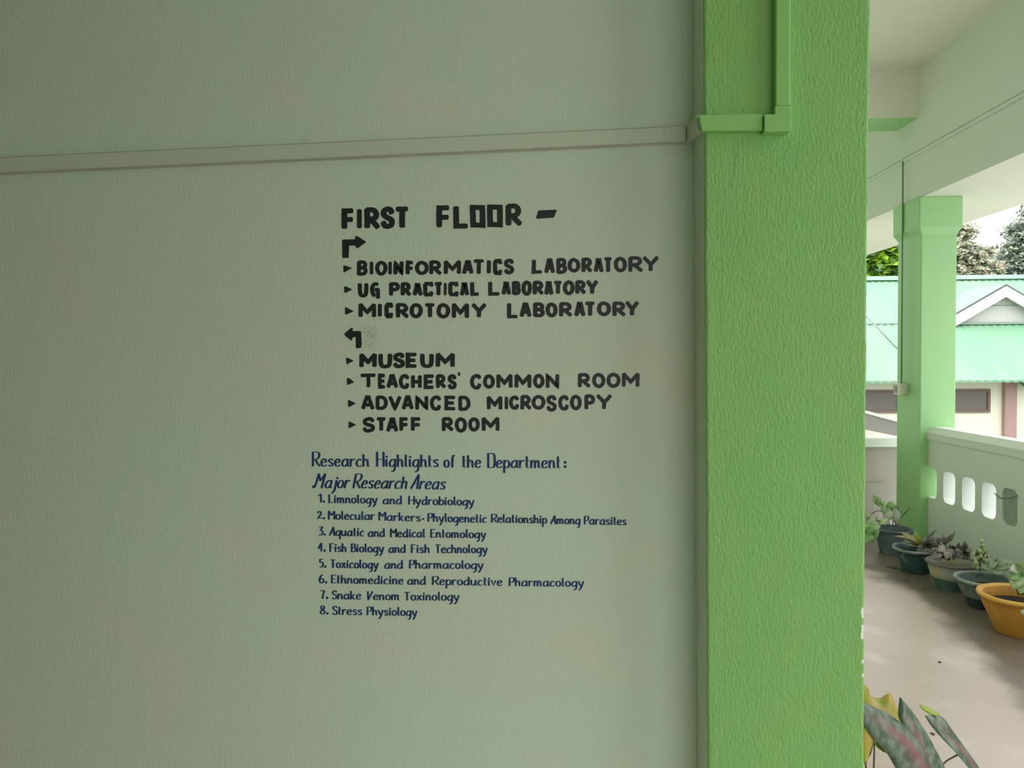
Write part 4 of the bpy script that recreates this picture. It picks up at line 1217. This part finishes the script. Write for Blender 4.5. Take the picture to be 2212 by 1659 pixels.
for i in range(nx+1):
    x = xa+(xb-xa)*i/nx
    dz = .012 if i % 2 else -.012
    cur_ = [bm.verts.new((x, YE, ze+dz)), bm.verts.new((x, YR, zr+dz)), bm.verts.new((x, YR, zr+dz-.05)), bm.verts.new((x, YE, ze+dz-.05))]
    if prev:
        for k in range(4):
            bm.faces.new((prev[k], cur_[k], cur_[(k+1) % 4], prev[(k+1) % 4]))
    prev = cur_
obj('roof', bm, M['roof'], bld)
obj('back_roof', B(xa, xb, YR, YR+.1, zr-3, zr-.04), M['roof'], bld)
bm = bmesh.new()
prism(bm, [(xa, YR-.25, zr-.08), (xa, YR, zr+.06), (xa, YR+.25, zr-.08)], (xb-xa, 0, 0))
obj('ridge_cap', bm, M['roof'], bld)
bm = bmesh.new()
for py in (607.5, 702):
    p0 = on_roof(1900, py)
    box(bm, xa, xb if py < 650 else 9.6, p0.y, p0.y+.10, p0.z+.012, p0.z+.045)
for a, b in (((1868, 680), (1942, 756)),):
    A_, B_ = on_roof(*a), on_roof(*b)
    tube(bm, [A_+V(0, 0, .02), B_+V(0, 0, .02)], .02, 6)
obj('lap_seam', bm, M['bline'], bld)
obj('wall', B(xa+.6, xb-.6, YB, YB+.2, -3.8, ze+.36), M['bwall'], bld)
obj('eave_board', B(xa+.3, xb-.3, YB-.45, YB-.43, ze+.02, ze+.10), M['bline'], bld)
def window(x0p, x1p, y0p, y1p):
    a, b = at(x0p, y0p, 1, YB-.02), at(x1p, y1p, 1, YB-.02)
    x0, x1, z1, z0 = a.x, b.x, a.z, b.z
    bm = bmesh.new()
    fw = .06
    for q in ((x0, x1, z1-fw, z1), (x0, x1, z0, z0+fw), (x0, x0+fw, z0+fw, z1-fw), (x1-fw, x1, z0+fw, z1-fw)):
        box(bm, q[0], q[1], YB-.05, YB+.01, q[2], q[3])
    w = obj('window', bm, M['bframe'], bld)
    g = obj('pane', B(x0+fw, x1-fw, YB-.015, YB-.005, z0+fw, z1-fw), M['bglass'], None)
    g.parent = w
    g.matrix_parent_inverse = (Matrix.Translation(bld.location)).inverted()
    g.matrix_parent_inverse = w.matrix_basis.inverted() @ Matrix.Translation(V(0, 0, 0))
    g.matrix_parent_inverse = Matrix.Translation(V(0, 0, 0)) 
    return w, g
wins = [window(1830, 1944, 843, 892), window(2030, 2138, 841, 891), window(2240, 2340, 841, 891)]
a, b = at(2171, 828, 1, YB-.12), at(2195, 940, 1, YB-.12)
obj('column', B(a.x, b.x, YB-.14, YB, -3.8, ze+.2), M['bpink'], bld)
bm = bmesh.new()
p = at(2204, 824, 1, YB-.3)
prism(bm, [(p.x-.02, YB-.4, p.z), (p.x+.9, YB-.4, p.z), (p.x+.9, YB-.4, p.z-.18), (p.x+.14, YB-.4, p.z-.15)], (0, .15, 0))
obj('gutter', bm, M['bteal'], bld)
# gable vent standing on the roof
gb = on_roof(2172, 697)
YG = gb.y
ga, gl, gr = at(2174, 622, 1, YG), at(2050, 697, 1, YG), at(2298, 697, 1, YG)
bm = bmesh.new()
prism(bm, [gl, gr, ga], (0, .08, 0))
obj('gable_board', bm, M['bwhite'], bld)
bm = bmesh.new()
ro, ri = at(2174, 617, 1, YG-.25), at(2174, 641, 1, YG-.25)
for e_o, e_i in ((at(2040, 694, 1, YG-.25), at(2040, 719, 1, YG-.25)), (at(2308, 694, 1, YG-.25), at(2308, 719, 1, YG-.25))):
    prism(bm, [ro, ri, e_i, e_o], (0, .06, 0))
obj('rake_board', bm, mat('bright_white_board', (.62, .63, .58), .6, .2), bld)
bm = bmesh.new()
back = YG+1.6
for s in (-1, 1):
    e = at(2040 if s < 0 else 2308, 692, 1, YG-.27)
    ap = at(2174, 615, 1, YG-.27)
    prism(bm, [e, ap, ap+V(0, 0, .03), e+V(0, 0, .03)], (0, 2.4, 0))
obj('gable_roof', bm, M['bline'], bld)
bm = bmesh.new()
l0, l1 = at(2050, 661, 1, YG-.01), at(2300, 661, 1, YG-.01)
box(bm, at(2112, 661, 1, YG).x, at(2236, 661, 1, YG).x, YG-.012, YG, l0.z-.01, l0.z+.01)
box(bm, gl.x-.2, gr.x+.2, YG-.15, YG+.0, gl.z-.06, gl.z-.0)
obj('gable_seam', bm, M['bline'], bld)
def tree(name, lbl, base, trunk_h, blobs, leafsz, mats, n, seed, droop=.3):
    t = thing(name, lbl, 'tree', base, 'trees beyond the neighbouring roof')
    rnd = random.Random(seed)
    bm = bmesh.new()
    bx, by, bz = base
    top = V(bx, by, bz+trunk_h)
    tube(bm, [(bx, by, bz), (bx+.1, by, bz+trunk_h*.5), tuple(top)], [.28, .22, .14], 8)
    for (x, y, z, r) in blobs:
        tube(bm, smooth_pts([top-V(0, 0, .6), top.lerp(V(x, y, z), .5)+V(0, 0, .3), V(x, y, z)], 4), .06, 5)
    obj('trunk', bm, M['bark'], t, smooth=True)
    bm = bmesh.new()
    tot = sum(b[3]**2 for b in blobs)
    for (x, y, z, r) in blobs:
        for k in range(int(n*r*r/tot)):
            d = V(rnd.gauss(0, 1), rnd.gauss(0, 1), rnd.gauss(0, 1)).normalized()
            rr = r*(rnd.random()**.45)*max(.2, .85+1.1*noise.noise(d*3.2+V(x, y, z)))
            c = V(x, y, z)+V(d.x*rr, d.y*rr, d.z*rr*.8)
            u = V(rnd.gauss(0, 1), rnd.gauss(0, .6), rnd.gauss(0, .5)-droop).normalized()
            ll = leafsz*rnd.uniform(.6, 1.3)
            nn = V(rnd.gauss(0, .5), -.6, .8)
            s = u.cross(nn).normalized()*ll*.22
            a, b_ = c-u*ll*.5, c+u*ll*.5
            mi = 0 if rnd.random() < .6 else (1 if rnd.random() < .7 else 2)
            f = bm.faces.new([bm.verts.new(a), bm.verts.new(c-s-u*ll*.05), bm.verts.new(b_), bm.verts.new(c+s-u*ll*.05)])
            f.material_index = mi
    obj('foliage', bm, mats, t)
    return t
M['bark'] = mat('grey_bark', (.13, .11, .09), .9, .1)
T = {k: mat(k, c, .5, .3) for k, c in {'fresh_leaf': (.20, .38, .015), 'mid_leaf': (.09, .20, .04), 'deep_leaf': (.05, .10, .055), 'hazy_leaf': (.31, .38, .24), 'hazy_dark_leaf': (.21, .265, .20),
                                       'tan_leaf': (.52, .42, .30), 'grey_leaf': (.36, .39, .34)}.items()}  # distance haze is put into the pale hazy and grey leaf colours
def blobs_at(Y, L_):
    return [(*at(x, y, 1, Y), r*Y/F) for x, y, r in L_]
tree('mango_tree', 'bright fresh green tree showing between the near pillar and the far post', (at(1890, 600, 1, 27).x, 27, -3.8), 6.0,
     blobs_at(27, [(1905, 575, 45), (1880, 560, 45), (1935, 560, 40), (1900, 530, 40), (1850, 590, 50), (1950, 590, 36), (1925, 604, 40), (1880, 606, 40)]), .42, [T['fresh_leaf'], T['mid_leaf'], T['deep_leaf']], 11000, 2, .1)
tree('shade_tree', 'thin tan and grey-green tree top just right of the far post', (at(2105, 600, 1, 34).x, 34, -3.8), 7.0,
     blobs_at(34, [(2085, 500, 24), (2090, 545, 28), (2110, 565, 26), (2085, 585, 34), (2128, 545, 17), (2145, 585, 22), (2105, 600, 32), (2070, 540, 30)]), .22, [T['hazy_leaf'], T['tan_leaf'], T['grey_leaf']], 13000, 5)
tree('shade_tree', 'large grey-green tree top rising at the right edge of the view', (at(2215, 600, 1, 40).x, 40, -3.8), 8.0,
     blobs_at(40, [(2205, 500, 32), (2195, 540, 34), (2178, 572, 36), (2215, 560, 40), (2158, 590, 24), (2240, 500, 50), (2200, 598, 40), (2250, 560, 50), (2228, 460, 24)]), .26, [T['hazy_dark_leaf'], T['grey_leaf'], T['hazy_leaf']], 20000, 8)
